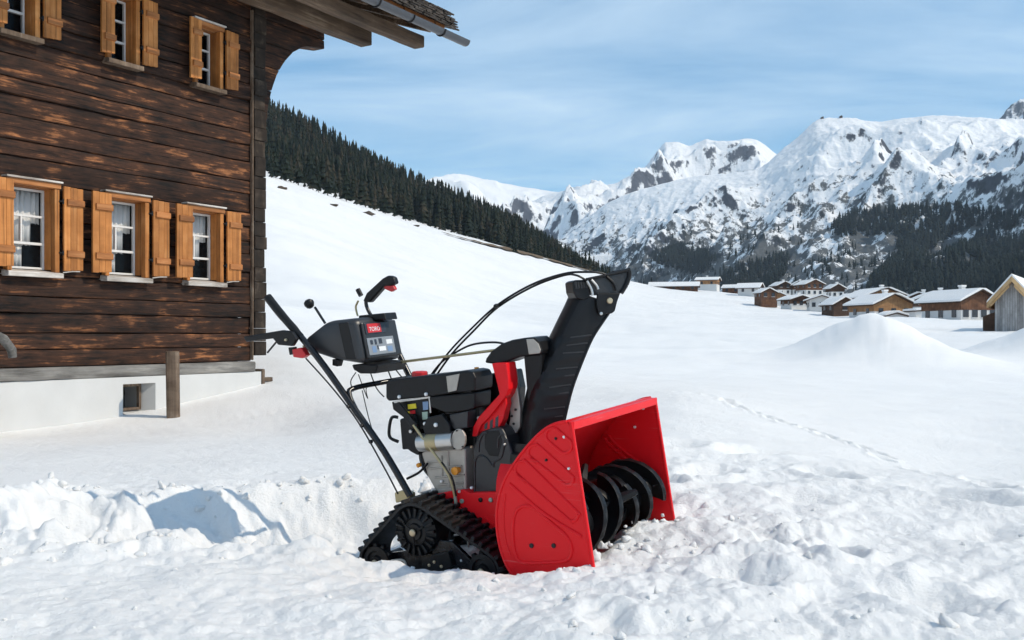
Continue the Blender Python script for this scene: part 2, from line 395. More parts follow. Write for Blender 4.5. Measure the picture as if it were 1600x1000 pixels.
# ------------------------------------------------------------------ mesh builder (world coordinates in, local to the root out)
def empty(name, matrix, label=None, category=None, group=None, kind=None):
    o = bpy.data.objects.new(name, None)
    o.empty_display_size = 0.2
    COL.objects.link(o)
    o.matrix_world = matrix
    tag(o, label, category, group, kind)
    return o

def tag(o, label=None, category=None, group=None, kind=None):
    if label: o["label"] = label
    if category: o["category"] = category
    if group: o["group"] = group
    if kind: o["kind"] = kind
    return o

INV = {}
def root_of(o):
    while o.parent: o = o.parent
    return o

class MB:
    def __init__(s): s.v = []; s.f = []
    def add(s, vs, fs):
        k = len(s.v); s.v.extend([tuple(map(float, p)) for p in vs]); s.f.extend([tuple(i + k for i in f) for f in fs]); return s
    def hexa(s, p):   # 8 points: bottom 0-3, top 4-7
        return s.add(p, [(0,3,2,1),(4,5,6,7),(0,1,5,4),(1,2,6,5),(2,3,7,6),(3,0,4,7)])
    def box(s, fr, a0, a1, b0, b1, c0, c1):
        """box in frame fr = (origin, A, B, C)"""
        O, A, B, C = fr
        P = lambda a, b, c: O + A * a + B * b + C * c
        return s.hexa([P(a0,b0,c0),P(a1,b0,c0),P(a1,b1,c0),P(a0,b1,c0),P(a0,b0,c1),P(a1,b0,c1),P(a1,b1,c1),P(a0,b1,c1)])
    def prism(s, pts, vec):
        n = len(pts); vec = Vector(vec)
        a = [Vector(p) for p in pts]; b = [p + vec for p in a]
        fs = [tuple(range(n)), tuple(range(2*n-1, n-1, -1))]
        for i in range(n):
            j = (i + 1) % n
            fs.append((i, i + n, j + n, j))
        return s.add(a + b, fs)
    def tube(s, pts, r, seg=8, closed=False, caps=True, flat=None):
        pts = [Vector(p) for p in pts]; n = len(pts)
        rr = r if isinstance(r, (list, tuple)) else [r] * n
        tang = []
        for i in range(n):
            if closed: t = pts[(i+1) % n] - pts[i-1]
            else: t = pts[min(i+1, n-1)] - pts[max(i-1, 0)]
            tang.append(t.normalized() if t.length > 1e-9 else Vector((0,0,1)))
        up = Vector((0,0,1)) if abs(tang[0].z) < 0.9 else Vector((1,0,0))
        if flat is not None: up = Vector(flat)
        nrm = (up - tang[0] * up.dot(tang[0])).normalized()
        vs = []
        for i in range(n):
            t = tang[i]
            nrm = (nrm - t * nrm.dot(t)).normalized()
            bi = t.cross(nrm)
            for k in range(seg):
                a = 2 * math.pi * k / seg
                vs.append(pts[i] + nrm * math.cos(a) * rr[i] + bi * math.sin(a) * rr[i])
        fs = []
        m = n if closed else n - 1
        for i in range(m):
            j = (i + 1) % n
            for k in range(seg):
                k2 = (k + 1) % seg
                fs.append((i*seg+k, i*seg+k2, j*seg+k2, j*seg+k))
        if caps and not closed:
            fs.append(tuple(range(seg-1, -1, -1))); fs.append(tuple(range((n-1)*seg, n*seg)))
        return s.add(vs, fs)
    def lathe(s, O, axis, prof, seg=24, ref=None):
        """prof = [(radius, distance along axis)]"""
        O = Vector(O); ax = Vector(axis).normalized()
        up = Vector(ref) if ref is not None else (Vector((0,0,1)) if abs(ax.z) < 0.9 else Vector((1,0,0)))
        u = (up - ax * up.dot(ax)).normalized(); w = ax.cross(u)
        vs = []; fs = []
        for (r, d) in prof:
            for k in range(seg):
                a = 2*math.pi*k/seg
                vs.append(O + ax*d + u*math.cos(a)*r + w*math.sin(a)*r)
        for i in range(len(prof)-1):
            for k in range(seg):
                k2 = (k+1) % seg
                fs.append((i*seg+k, i*seg+k2, (i+1)*seg+k2, (i+1)*seg+k))
        fs.append(tuple(range(seg-1, -1, -1))); fs.append(tuple(range((len(prof)-1)*seg, len(prof)*seg)))
        return s.add(vs, fs)
    def build(s, name, mat, parent=None, smooth=False, bevel=0.0, bseg=2, solid=0.0, sharp=38):
        me = bpy.data.meshes.new(name)
        vs = s.v
        if parent is not None:
            r = root_of(parent)
            if r.name not in INV: INV[r.name] = r.matrix_world.inverted()
            iv = INV[r.name]
            vs = [iv @ Vector(p) for p in vs]
        me.from_pydata(vs, [], s.f); me.update()
        bm = bmesh.new(); bm.from_mesh(me); bmesh.ops.recalc_face_normals(bm, faces=bm.faces); bm.to_mesh(me); bm.free()
        mats = mat if isinstance(mat, (list, tuple)) else [mat]
        for q in mats: me.materials.append(M[q] if isinstance(q, str) else q)
        if smooth:
            me.shade_smooth(); me.set_sharp_from_angle(angle=math.radians(sharp))
        o = bpy.data.objects.new(name, me)
        COL.objects.link(o)
        if parent is not None: o.parent = parent
        if solid:
            md = o.modifiers.new("thickness", 'SOLIDIFY'); md.thickness = solid; md.offset = 0
        if bevel > 0:
            md = o.modifiers.new("edge", 'BEVEL'); md.width = bevel; md.segments = bseg; md.limit_method = 'ANGLE'; md.angle_limit = math.radians(35)
        return o

def np_mesh(name, V, Fq, mat, parent=None, smooth=True):
    """big mesh from arrays: V (n,3), Fq (m,3 or 4)"""
    me = bpy.data.meshes.new(name)
    n, m, k = len(V), len(Fq), Fq.shape[1]
    me.vertices.add(n); me.vertices.foreach_set("co", np.ascontiguousarray(V, dtype=np.float32).ravel())
    me.loops.add(m * k); me.loops.foreach_set("vertex_index", np.ascontiguousarray(Fq, dtype=np.int32).ravel())
    me.polygons.add(m); me.polygons.foreach_set("loop_start", np.arange(0, m * k, k, dtype=np.int32))
    me.update(calc_edges=True)
    if smooth: me.polygons.foreach_set("use_smooth", np.ones(m, dtype=bool))
    for q in (mat if isinstance(mat, (list, tuple)) else [mat]): me.materials.append(M[q] if isinstance(q, str) else q)
    o = bpy.data.objects.new(name, me)
    COL.objects.link(o)
    if parent is not None: o.parent = parent
    return o

def grid_faces(nr, nc):
    i = np.arange(nr - 1)[:, None] * nc + np.arange(nc - 1)[None, :]
    return np.stack([i, i + 1, i + nc + 1, i + nc], -1).reshape(-1, 4)
# ------------------------------------------------------------------ frame of the machine (x forward, y to its far side, z up)
TH = math.radians(-31.0)
MF = Vector((math.cos(TH), math.sin(TH), 0))
MW = Vector((-math.sin(TH), math.cos(TH), 0.063)).normalized()
MU = MF.cross(MW).normalized()
_pa = Vector(((892 - CXP) / FXP, 1.0, (HYP - 659) / FXP)) * 3.4      # near top corner of the auger housing
MO = _pa + MW * 0.355 - MF * 0.45 - MU * 0.52                         # a point under the middle of the machine
MROOT = Matrix(((MF.x, MW.x, MU.x, MO.x), (MF.y, MW.y, MU.y, MO.y), (MF.z, MW.z, MU.z, MO.z), (0, 0, 0, 1)))

# ------------------------------------------------------------------ the lie of the land
PXK = [-480, 0, 420, 600, 800, 930, 1050, 1150, 1300, 1600, 2080]
YK = [0.5, 2.6, 3.6, 4.6, 7, 10, 14, 25, 50, 100, 200, 320, 420, 520, 700, 900, 1500, 4000, 12000]
ZT = {
    -480: [-.80,-.80,-.80,-.72,-.80,-.93,-.70, .40,4.5,19,54,106,130,158,220,220, 60, 60, 90],
    0:    [-.80,-.80,-.80,-.72,-.80,-.93,-.70, .40,3.5,14,40, 78, 98,122,178,180, 60, 60, 90],
    420:  [-.80,-.80,-.80,-.70,-.76,-.90,-.52, .40,2.5,10,27, 50.5, 68, 90,142,139, 60, 60, 90],
    600:  [-.80,-.80,-.80,-.69,-.70,-.72,-.62, .00,1.5,6.2,18.5,37.5, 51, 66,103, 99, 60, 60, 90],
    800:  [-.80,-.79,-.78,-.66,-.62,-.66,-.70,-.70,-.2,2.2,9.0,23.0,35.2, 44, 67, 66, 55, 60, 90],
    930:  [-.80,-.77,-.74,-.64,-.60,-.62,-.68,-.80,-.5,1.5,6.2,15.5,25.5, 31, 39, 39, 40, 60, 90],
    1050: [-.80,-.77,-.73,-.66,-.58,-.58,-.70,-.85,-.6,1.2,4.6,11.2,19.0, 23, 28, 30, 32, 60, 90],
    1150: [-.80,-.77,-.74,-.67,-.62,-.66,-.74,-.88,-.7,1.0,3.9, 9.5,17.0, 21, 24, 24, 26, 60, 90],
    1300: [-.80,-.77,-.75,-.68,-.72,-.80,-.84,-.92,-.7,0.8,3.6, 8.0,14.0, 18, 20, 20, 22, 60, 90],
    1600: [-.80,-.78,-.76,-.72,-.92,-.98,-.96,-.96,-.6,0.6,3.4, 6.8,11.0, 14, 16, 18, 22, 60, 90],
    2080: [-.80,-.78,-.76,-.74,-.92,-.98,-.96,-.96,-.6,0.6,3.4, 6.8,11.0, 14, 16, 18, 22, 60, 90],
}
_UK = [(p - CXP) / FXP for p in PXK]
_LY = np.log(np.array(YK))

def land_base(x, y):
    th = np.arctan2(x, y); r = np.hypot(x, y)
    tc = np.clip(th, -0.67, 0.67)
    u = np.tan(tc); Y = np.maximum(r * np.cos(tc), 0.5)
    ly = np.log(Y)
    rows = np.stack([pchip(_LY, ZT[p], ly) for p in PXK])
    return pchip(_UK, rows, u), u, Y

def ellipse(x, y, cx, cy, sx, sy, rot=0.0):
    c, s = math.cos(rot), math.sin(rot)
    dx, dy = x - cx, y - cy
    return np.sqrt(((c*dx + s*dy) / sx) ** 2 + ((-s*dx + c*dy) / sy) ** 2)

FOOT = []
def _foot_line():
    p0, p1 = np.array((1.95, 12.0)), np.array((2.36, 6.5))
    for t in list(np.linspace(0, 1, 26)) + list(np.linspace(1.08, 1.32, 6)):
        p = p0 + (p1 - p0) * t
        FOOT.append((p[0] + random.uniform(-.05, .05) + 0.08 * math.sin(t * 9), p[1] + random.uniform(-.04, .04), 0.055, 0.10, 0.035))
_foot_line()
HOLES = [(1.10, 3.45, .09, .075, .07), (0.72, 3.18, .12, .09, .045), (1.55, 5.0, .16, .10, .06), (0.95, 4.95, .15, .10, .05), (2.0, 4.55, .22, .12, .06),
         (1.22, 2.95, .14, .12, .05), (0.68, 4.7, .13, .09, .05), (1.8, 3.9, .15, .1, .03), (1.6, 3.1, .10, .2, .04), (2.75, 5.9, .3, .12, .05),
         (1.35, 5.7, .2, .12, .05), (0.62, 5.2, .2, .1, .045), (0.9, 5.7, .16, .1, .04), (1.25, 4.35, .12, .08, .04), (0.25, 2.75, .13, .06, .035)]

def land(x, y):
    z, u, Y = land_base(x, y)
    r = np.hypot(x, y)
    # ploughed heaps of snow in the field
    for (cx, cy, sx, sy, h, rot) in ((10.9, 31.0, 1.3, 2.2, 1.78, 0.1), (17.9, 33.5, 1.4, 2.2, 1.75, -0.1)):
        d = ellipse(x, y, cx, cy, sx, sy, rot)
        z = z + h * np.exp(-0.5 * d ** 1.5) * (1 + 0.05 * fbm(x * .7, y * .7, 3)) + 0.025 * np.exp(-0.5 * (d / 1.6) ** 2) * fbm(x * 2.2, y * 2.2, 3)
    near = 1 - sstep(9, 22, r)
    # ground in the machine's own frame
    fx, fy = x - MO.x, y - MO.y
    f = fx * MF.x + fy * MF.y; w = fx * MW.x + fy * MW.y
    jag = 0.055 * fbm(x * 2.1 + 3, y * 2.1, 3) + 0.004 * fbm(x * 17, y * 17, 3)
    # trench ploughed behind and under the machine
    jy = y + jag + 0.16 * sstep(-.8, -1.5, x) * fbm(x * 1.7 + 2, y * 1.2, 3)
    yfar = np.interp(x, [-3.0, -2.4, -1.6, -.9, -.3, .3, .6], [4.20, 4.28, 4.50, 4.70, 4.80, 4.70, 4.4])
    ynear = np.interp(x, [-3.0, -2.4, -1.6, -.96, -.19, .2, .6], [3.62, 3.60, 3.74, 4.02, 3.58, 3.36, 3.2])
    along = sstep(-2.25, -1.15, x + 3.5 * jag) * (1 - sstep(0.30, 0.50, f + jag))
    across = sstep(-.06, .10, jy - ynear) * (1 - sstep(-.24, .14, jy - yfar))
    floor = -0.850 + 0.07 * np.clip(f + 0.1, -1.3, 0.6) + 0.03 * fbm(x * 4, y * 4, 3) + 0.055 * sstep(-.9, -1.7, x)
    lip = np.exp(-((jy - yfar - .16) / .09) ** 2) * sstep(-2.4, -1.7, x) * (1 - sstep(-.5, 0., x))
    t = along * across
    z = z + 0.022 * lip * (1 + 0.9 * fbm(x * 6, y * 6, 3))
    z = z * (1 - t) + np.minimum(floor + 0.055 * np.clip(w, -.5, .5), z) * t
    # bank in front of the near track, and in front of the scoop
    bank = np.exp(-((w + 0.50 + jag) / 0.16) ** 2) * sstep(-1.9, -1.2, f) * (1 - sstep(-0.1, 0.45, f))
    z = z + bank * (-0.025 + 0.075 * (1 - sstep(-1.25, -0.85, f)) + 0.03 * fbm(x * 5, y * 5, 3))
    front = np.exp(-(((f - 0.98) / 0.30) ** 2 + ((w - 0.12) / 0.45) ** 2))
    z = z + front * 0.055 * (1 + 0.8 * fbm(x * 6, y * 6, 4))
    # broken snow in and left of the trench
    dd = np.exp(-ellipse(x, y, -1.6, 4.22, 1.0, .46, .1) ** 2)
    qx, qy = x + .08 * perlin(x * 3, y * 3), y + .08 * perlin(x * 3 + 5, y * 3)
    z = z + dd * (0.11 * (np.abs(perlin(qx * 2.7 + 4, qy * 2.7)) - .25) + 0.085 * (np.abs(perlin(qx * 5.5, qy * 5.5 + 7)) - .25) + 0.042 * (np.abs(perlin(qx * 13, qy * 13)) - .25))
    d = ellipse(x, y, -1.75, 4.05, .75, .32, -0.2)
    z = z + np.exp(-d * d) * (0.05 + 0.10 * fbm(x * 3.1 + 8, y * 3.1, 4))
    # general relief: churned close to the machine and on the right-hand bank, wind-smoothed further out
    dm = np.hypot(x - 0.1, y - 3.6)
    churn = np.exp(-(dm / 1.9) ** 2) * 0.9 + 0.5 * sstep(-.1, .5, x) * (1 - sstep(5.2, 6.8, y + 0.35 * (x - .5))) + 0.16 * near + 1.5 * np.exp(-ellipse(x, y, -1.55, 4.18, 1.15, .42, .12) ** 2)
    smooth = 0.028 * fbm(x * .55, y * .55, 3) * (1 - sstep(20, 60, r)) * sstep(2, 5, r)
    z = z + smooth
    wx, wy = x + .05 * perlin(x * 5, y * 5), y + .05 * perlin(x * 5 + 9, y * 5)
    lum = 0.030 * fbm(x * 1.9, y * 1.9, 2) + 0.018 * (np.abs(perlin(wx * 4.3, wy * 4.3)) - .3) + 0.011 * (np.abs(perlin(wx * 10, wy * 10)) - .3) + 0.0055 * fbm(x * 17, y * 17, 2) + 0.0016 * fbm(x * 45, y * 45, 1)
    z = z + 0.8 * lum * (churn + 0.35 * (1 - sstep(3.0, 3.6, y)) * near) * near
    z = z + near * 0.004 * fbm(x * 7, y * 16, 3)
    for (cx, cy, sx, sy, h) in HOLES:
        dd = ellipse(x, y, cx, cy, sx, sy, (cx * 7) % 3)
        z = z - h * np.exp(-dd ** 3) + 0.25 * h * np.exp(-((dd - 1.5) / .35) ** 2)
    for (cx, cy, sx, sy, h) in FOOT:
        sel = np.abs(y - cy) < .5
        if sel.any():
            dd = ellipse(x[sel], y[sel], cx, cy, sx, sy, 0.1)
            z[sel] = z[sel] - h * np.exp(-dd ** 3) + 0.3 * h * np.exp(-((dd - 1.5) / .4) ** 2)
    z = z + sstep(14, 40, r) * (1 - sstep(300, 600, r)) * (0.24 * fbm(x * .13, y * .13, 4) + 0.5 * fbm(x * .035 + 4, y * .02, 2))
    # drift against the house wall, undulation of the far slope
    z = z + sstep(60, 200, r) * (0.7 * fbm(x * .012, y * .012, 3)) * (1 - sstep(500, 900, r))
    return z

def land_at(x, y):
    return float(land(np.array([float(x)]), np.array([float(y)]))[0])

def build_ground():
    th = np.concatenate([np.linspace(-math.pi, -0.66, 40, endpoint=False), np.linspace(-0.66, 0.66, 800), np.linspace(0.66, math.pi, 41)[1:]])
    rs = [0.0, 0.4, 0.8, 1.2, 1.6, 1.9]
    r = 2.1
    while r < 6400:
        rs.append(r)
        r *= 1.0036 if r < 5.6 else (1.006 if r < 9 else (1.011 if r < 25 else (1.02 if r < 900 else 1.12)))
    rs = np.array(rs)
    R, T = np.meshgrid(rs, th, indexing='ij')
    X = (R * np.sin(T)).ravel(); Yv = (R * np.cos(T)).ravel()
    Z = land(X, Yv)
    F = grid_faces(len(rs), len(th))[:, ::-1]
    o = np_mesh('snow_ground', np.stack([X, Yv, Z], 1), F, ['snow', 'snow_far'])
    o.data.materials[0] = M['snow']
    mi = np.zeros(len(F), dtype=np.int32); rowr = rs[:-1].repeat(len(th) - 1); mi[rowr > 40] = 1
    o.data.polygons.foreach_set("material_index", mi)
    tag(o, kind='structure')
    return o
build_ground()

# ------------------------------------------------------------------ mountains
def px_u(p): return (np.asarray(p, float) - CXP) / FXP

def mountain(name, ridge, zr_k, base_k, nu, nv, mat, amp=60.0, nscale=400.0, power=1.15, fine=0.0, back=0.35, seed=0.0, basey=470):
    """a massif: ridge profile [(column, row)], ridge distance and foot distance along the columns; relief eroded by ridged noise"""
    px = np.linspace(ridge[0][0], ridge[-1][0], nu)
    ry = pchip([a for a, b in ridge], [b for a, b in ridge], px)
    Zr = np.interp(px, [a for a, b in zr_k], [b for a, b in zr_k])
    Zb = np.interp(px, [a for a, b in base_k], [b for a, b in base_k])
    zr = (HYP - ry) / FXP * Zr
    zb = (HYP - basey) / FXP * Zb
    v = np.concatenate([np.linspace(0, 1, nv), np.linspace(1, 1 + back, nv // 5)[1:]])
    V_, P_ = np.meshgrid(v, np.arange(nu), indexing='ij')
    u = px_u(px)[P_]
    D = Zb[P_] + (Zr - Zb)[P_] * V_
    X = u * D
    vv = np.clip(V_, 0, 1)
    Z = zb[P_] + (zr - zb)[P_] * vv ** power
    Z = Z - np.clip(V_ - 1, 0, None) * (zr[P_] * 1.6)
    env = np.clip(np.sin(np.pi * np.clip(vv, 0, 1) ** 0.8), 0, 1) ** 0.8
    n = ridged(X / nscale + seed + 0.15 * fbm(X / nscale, D / nscale, 2), D / nscale - seed, 5, 0.42) - 0.75
    n2 = fbm(X / (nscale * .22) + seed, D / (nscale * .22), 4)
    Z = Z + env * amp * n + (0.2 + 0.8 * env) * amp * 0.07 * n2
    if fine: Z = Z + fine * (ridged(X / (nscale * .12), D / (nscale * .12), 4) - .7) * (0.35 + 0.65 * env)
    X = np.vstack([X[:1], X]); D = np.vstack([D[:1], D]); Z = np.vstack([Z[:1] * 0 - 60, Z]); v = np.concatenate([[0], v])
    F = grid_faces(len(v), nu)
    o = np_mesh(name, np.stack([X.ravel(), D.ravel(), Z.ravel()], 1), F, mat)
    tag(o, kind='structure')
    return o, px, v, X, D, Z

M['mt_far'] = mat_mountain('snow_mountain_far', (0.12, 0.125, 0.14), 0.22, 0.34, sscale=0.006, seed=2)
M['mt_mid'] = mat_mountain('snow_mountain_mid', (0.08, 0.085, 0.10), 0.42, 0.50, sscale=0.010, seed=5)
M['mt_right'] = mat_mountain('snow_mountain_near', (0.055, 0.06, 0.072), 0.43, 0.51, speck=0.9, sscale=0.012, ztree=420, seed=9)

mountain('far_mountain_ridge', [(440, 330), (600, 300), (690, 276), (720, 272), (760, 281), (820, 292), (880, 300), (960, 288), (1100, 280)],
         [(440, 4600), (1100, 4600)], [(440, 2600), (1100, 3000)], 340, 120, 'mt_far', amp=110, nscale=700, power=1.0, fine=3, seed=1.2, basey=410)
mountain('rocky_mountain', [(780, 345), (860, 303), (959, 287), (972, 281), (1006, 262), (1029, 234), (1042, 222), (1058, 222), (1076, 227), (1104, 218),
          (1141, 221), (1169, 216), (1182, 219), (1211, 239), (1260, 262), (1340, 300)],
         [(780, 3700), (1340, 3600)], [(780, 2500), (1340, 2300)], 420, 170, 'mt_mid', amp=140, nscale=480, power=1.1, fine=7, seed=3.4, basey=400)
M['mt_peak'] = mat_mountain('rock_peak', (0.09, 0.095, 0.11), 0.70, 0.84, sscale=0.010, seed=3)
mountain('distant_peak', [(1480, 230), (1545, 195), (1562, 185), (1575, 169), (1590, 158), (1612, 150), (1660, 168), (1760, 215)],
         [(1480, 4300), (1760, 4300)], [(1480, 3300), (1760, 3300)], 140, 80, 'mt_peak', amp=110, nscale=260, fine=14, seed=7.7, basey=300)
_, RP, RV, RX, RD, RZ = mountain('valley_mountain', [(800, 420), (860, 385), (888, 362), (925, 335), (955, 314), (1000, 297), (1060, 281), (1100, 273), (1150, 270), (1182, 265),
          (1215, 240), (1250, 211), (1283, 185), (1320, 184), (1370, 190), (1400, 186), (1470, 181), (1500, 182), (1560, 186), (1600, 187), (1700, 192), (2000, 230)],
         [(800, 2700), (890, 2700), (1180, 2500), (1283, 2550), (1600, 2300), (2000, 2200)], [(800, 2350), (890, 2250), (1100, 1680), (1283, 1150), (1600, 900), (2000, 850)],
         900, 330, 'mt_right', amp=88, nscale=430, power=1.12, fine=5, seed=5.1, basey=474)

# ------------------------------------------------------------------ conifers
def conifer_proto(tiers, seg, jag, seedv, slim=0.20):
    """unit-high spruce: drooping ragged tiers around a tapered stem"""
    rg = np.random.default_rng(seedv)
    V = []; F = []
    z0 = 0.06
    for t in range(tiers):
        a = t / tiers
        zt = z0 + (1 - z0) * (a + 1.55 / tiers); zb = z0 + (1 - z0) * a * 0.98
        rad = slim * (1 - a) ** 0.85 * rg.uniform(.85, 1.15) + 0.012
        k = len(V); V.append((rg.uniform(-.01, .01), rg.uniform(-.01, .01), min(zt, 1.0)))
        for s in range(seg * 2):
            an = math.pi * s / seg + rg.uniform(-.1, .1) + t
            rr = rad * (rg.uniform(.8, 1.25) if s % 2 == 0 else rg.uniform(1 - jag - .15, 1 - jag + .1))
            dz = rg.uniform(-.025, .015) if s % 2 == 0 else rg.uniform(.01, .035)
            V.append((rr * math.cos(an), rr * math.sin(an), zb + dz))
        for s in range(seg * 2):
            F.append((k, k + 1 + s, k + 1 + (s + 1) % (seg * 2)))
    return np.array(V), np.array(F)

PROTO = [conifer_proto(7, 4, .45, i, sl) for i, sl in ((1, .125), (2, .15), (3, .11), (4, .165))]
PROTO_FAR = [conifer_proto(4, 4, .4, 10 + i, .20) for i in range(3)]

def forest(name, pts, hts, protos, mat, label):
    Vs, Fs, k = [], [], 0
    for (x, y, z), h in zip(pts, hts):
        V, F = protos[rng.integers(len(protos))]
        a = rng.uniform(0, 6.28); c, s = math.cos(a), math.sin(a); w = h * rng.uniform(.85, 1.2)
        P = np.empty_like(V); P[:, 0] = (V[:, 0] * c - V[:, 1] * s) * w + x; P[:, 1] = (V[:, 0] * s + V[:, 1] * c) * w + y; P[:, 2] = V[:, 2] * h + z
        Vs.append(P); Fs.append(F + k); k += len(V)
    o = np_mesh(name, np.concatenate(Vs), np.concatenate(Fs), mat, smooth=False)
    tag(o, label, 'forest', kind='stuff')
    return o

def lerp_k(ks, x): return np.interp(x, [a for a, b in ks], [b for a, b in ks])
EDGE = [(380, 318), (418, 330), (500, 352), (600, 385), (700, 415), (800, 455), (900, 500), (950, 540), (1000, 600)]     # where the wood begins
pts, hts = [], []
for i in range(20000):
    p = rng.uniform(330, 955); e = lerp_k(EDGE, p)
    top = np.interp(p, [330, 800, 900, 955], [760, 760, 690, 600])
    d = e + (top - e) * rng.uniform(0, 1) ** 0.9
    if d > top: continue
    dens = sstep(0, 130, d - e - 8 + 90 * float(perlin(np.array([p * .05]), np.array([d * .03]))[0]))
    if rng.uniform() > 0.04 + 0.96 * dens: continue
    if len(pts) > 6200: break
    pts.append([(p - CXP) / FXP * d, d, 0]); hts.append((6 + 12 * rng.uniform() ** 1.4) * float(np.interp(p, [780, 870, 950], [1.0, .75, .45])))
pts = np.array(pts); pts[:, 2] = land(pts[:, 0].copy(), pts[:, 1].copy()) - .4
forest('hillside_forest', pts, hts, PROTO, 'needle', 'dark spruce forest covering the hillside behind the timber house')

def in_poly(x, y, poly):
    ins = False; n = len(poly); j = n - 1
    for i in range(n):
        xi, yi = poly[i]; xj, yj = poly[j]
        if (yi > y) != (yj > y) and x < (xj - xi) * (y - yi) / (yj - yi) + xi: ins = not ins
        j = i
    return ins

WOOD = [[(1296, 352), (1340, 332), (1470, 324), (1600, 338), (1750, 345), (1750, 470), (1385, 465), (1360, 445), (1405, 405), (1398, 368), (1310, 368)],
        [(1120, 440), (1160, 418), (1235, 398), (1225, 430), (1190, 462), (1140, 460)], [(1010, 400), (1060, 385), (1120, 405), (1100, 430), (1040, 420)]]
GAP = [[(1432, 416), (1446, 395), (1490, 366), (1545, 350), (1535, 372), (1500, 392), (1460, 416)], [(1555, 372), (1600, 352), (1600, 368), (1570, 382)]]
ROWS = HYP - RZ / RD * FXP                # photo row of every grid node of the valley mountain
nvg, nug = RZ.shape
pts, hts = [], []
for i in range(110000):
    a = 1 + rng.integers(int(nvg * .62)); b = rng.integers(nug)
    p, q = RP[b], ROWS[a, b]
    if p > 1700 or p < 860: continue
    solid = any(in_poly(p, q, w) for w in WOOD) and not any(in_poly(p, q, g) for g in GAP)
    pr = 1.0 if solid else 0.0
    if not solid and q > 325:
        pr = 0.07 * sstep(325, 430, q) * (1.6 if perlin(np.array([p * .03]), np.array([q * .05]))[0] > .05 else .35)
    if solid: pr = 1.0
    if rng.uniform() > pr: continue
    pts.append((RX[a, b] + rng.uniform(-3, 3), RD[a, b] + rng.uniform(-3, 3), RZ[a, b] - 1.5)); hts.append(rng.uniform(11, 20) * (1 if solid else .7))
    if len(pts) > 9000: break
forest('valley_forest', pts, hts, PROTO_FAR, 'needle_far', 'dark spruce forest low on the mountain across the valley')
# ------------------------------------------------------------------ the old timber house on the left
PHI = math.radians(30.7)
HD = Vector((math.sin(PHI), math.cos(PHI), 0))             # along the facade, away from the viewer
HN = Vector((math.cos(PHI), -math.sin(PHI), 0))            # out of the facade
HZ = Vector((0, 0, 1))
HC = Vector((-3.29, 12.90, 0))                              # corner of the facade at eye level
HFR = (HC, HD, HN, HZ)                                      # frame: s along, n outwards, z up
def H(s, n, z): return HC + HD * s + HN * n + HZ * z
# object space of the house: x along the facade, y inwards, z up
HROOT = Matrix(((HD.x, -HN.x, 0, HC.x), (HD.y, -HN.y, 0, HC.y), (0, 0, 1, -0.6), (0, 0, 0, 1)))
house = empty('timber_house', HROOT, 'old dark log house with honey coloured shutters and white plastered base', 'house')

S_L, S_R = -7.6, 0.0        # facade from its far left to the corner
Z_SILL, LOG_H = -0.42, 0.203
# heights of the log joints: uneven courses that meet the window sills and heads
ZJ = [-.315, -.135, .03, .235, .40, .615, .80, 1.03, 1.19, 1.375, 1.545, 1.79, 1.95, 2.19, 2.40, 2.56, 2.79, 2.965, 3.17, 3.33, 3.57, 3.76, 3.99, 4.19, 4.42, 4.60]
N_LOG = len(ZJ) - 1
# window openings: frame left, frame right, sill, top
LOWER = [(-3.32, -2.74, 0.62, 1.56), (-2.19, -1.61, 0.62, 1.55), (-1.075, -0.50, 0.62, 1.54), (-4.45, -3.87, 0.62, 1.56), (-5.6, -5.02, 0.62, 1.56)]
UPPER = [(-3.40, -2.96, 2.97, 3.79), (-2.165, -1.735, 2.97, 3.78), (-0.955, -0.505, 2.96, 3.74), (-4.68, -4.24, 2.97, 3.79)]
OPEN = [(a + .045, b - .045, c + .02, d - .03) for (a, b, c, d) in LOWER + UPPER]

def rough_log(s0, s1, z0, z1, n0, n1, seedv, namep='log', mat='log', step=0.14):
    """hewn log: face uneven along its length, edges rounded, ends square"""
    k = max(3, int((s1 - s0) / step) + 1)
    ss = np.linspace(s0, s1, k)
    prof = [(-1, 0.0), (-1, .84), (-.93, .97), (-.6, 1.0), (.1, 1.005), (.65, .995), (.95, .95), (1, .84), (1, 0.0)]
    zc, zh = (z0 + z1) / 2, (z1 - z0) / 2
    mb = MB(); V = []; F = []
    q = len(prof)
    for i, s in enumerate(ss):
        wob = float(perlin(np.array([s * 1.7 + seedv * 7.3]), np.array([seedv * 3.1]))[0])
        for j, (a, d) in enumerate(prof):
            w2 = float(perlin(np.array([s * 4.1 + seedv]), np.array([seedv * 5.7 + a * 1.4]))[0])
            n = n0 + (n1 - n0) * d + (0.014 * wob + 0.012 * w2) * (d > .5)
            z = zc + a * zh + 0.006 * wob * (0 < j < q - 1)
            V.append(H(s, n, z))
    for i in range(k - 1):
        for j in range(q - 1):
            F.append((i*q+j, (i+1)*q+j, (i+1)*q+j+1, i*q+j+1))
        F.append((i*q+q-1, (i+1)*q+q-1, (i+1)*q, i*q))
    F.append(tuple(range(q))); F.append(tuple(range((k-1)*q + q - 1, (k-1)*q - 1, -1)))
    mb.add(V, F)
    return mb.build(namep, mat, house, smooth=True, sharp=50)

# log courses, cut round the window openings; the top courses run out past the corner as a stepped console
for i in range(N_LOG):
    z0 = ZJ[i]; z1 = ZJ[i + 1] - 0.004
    zc = (z0 + z1) / 2
    cuts = sorted([(a, b) for (a, b, c, d) in OPEN if c - .03 < zc < d])
    s = S_L; segs = []
    for a, b in cuts:
        segs.append((s, a)); s = b
    segs.append((s, S_R - 0.002))
    for j, (a, b) in enumerate(segs):
        rough_log(a, b, z0, z1, -0.16, 0.0 + 0.014 * math.sin(i * 2.3), i * 1.37 + j * .31)
rough_log(S_L, S_R + .05, Z_SILL - 0.03, Z_SILL + 0.10, -0.16, 0.035, 77.0, 'sill_beam', 'log_grey')
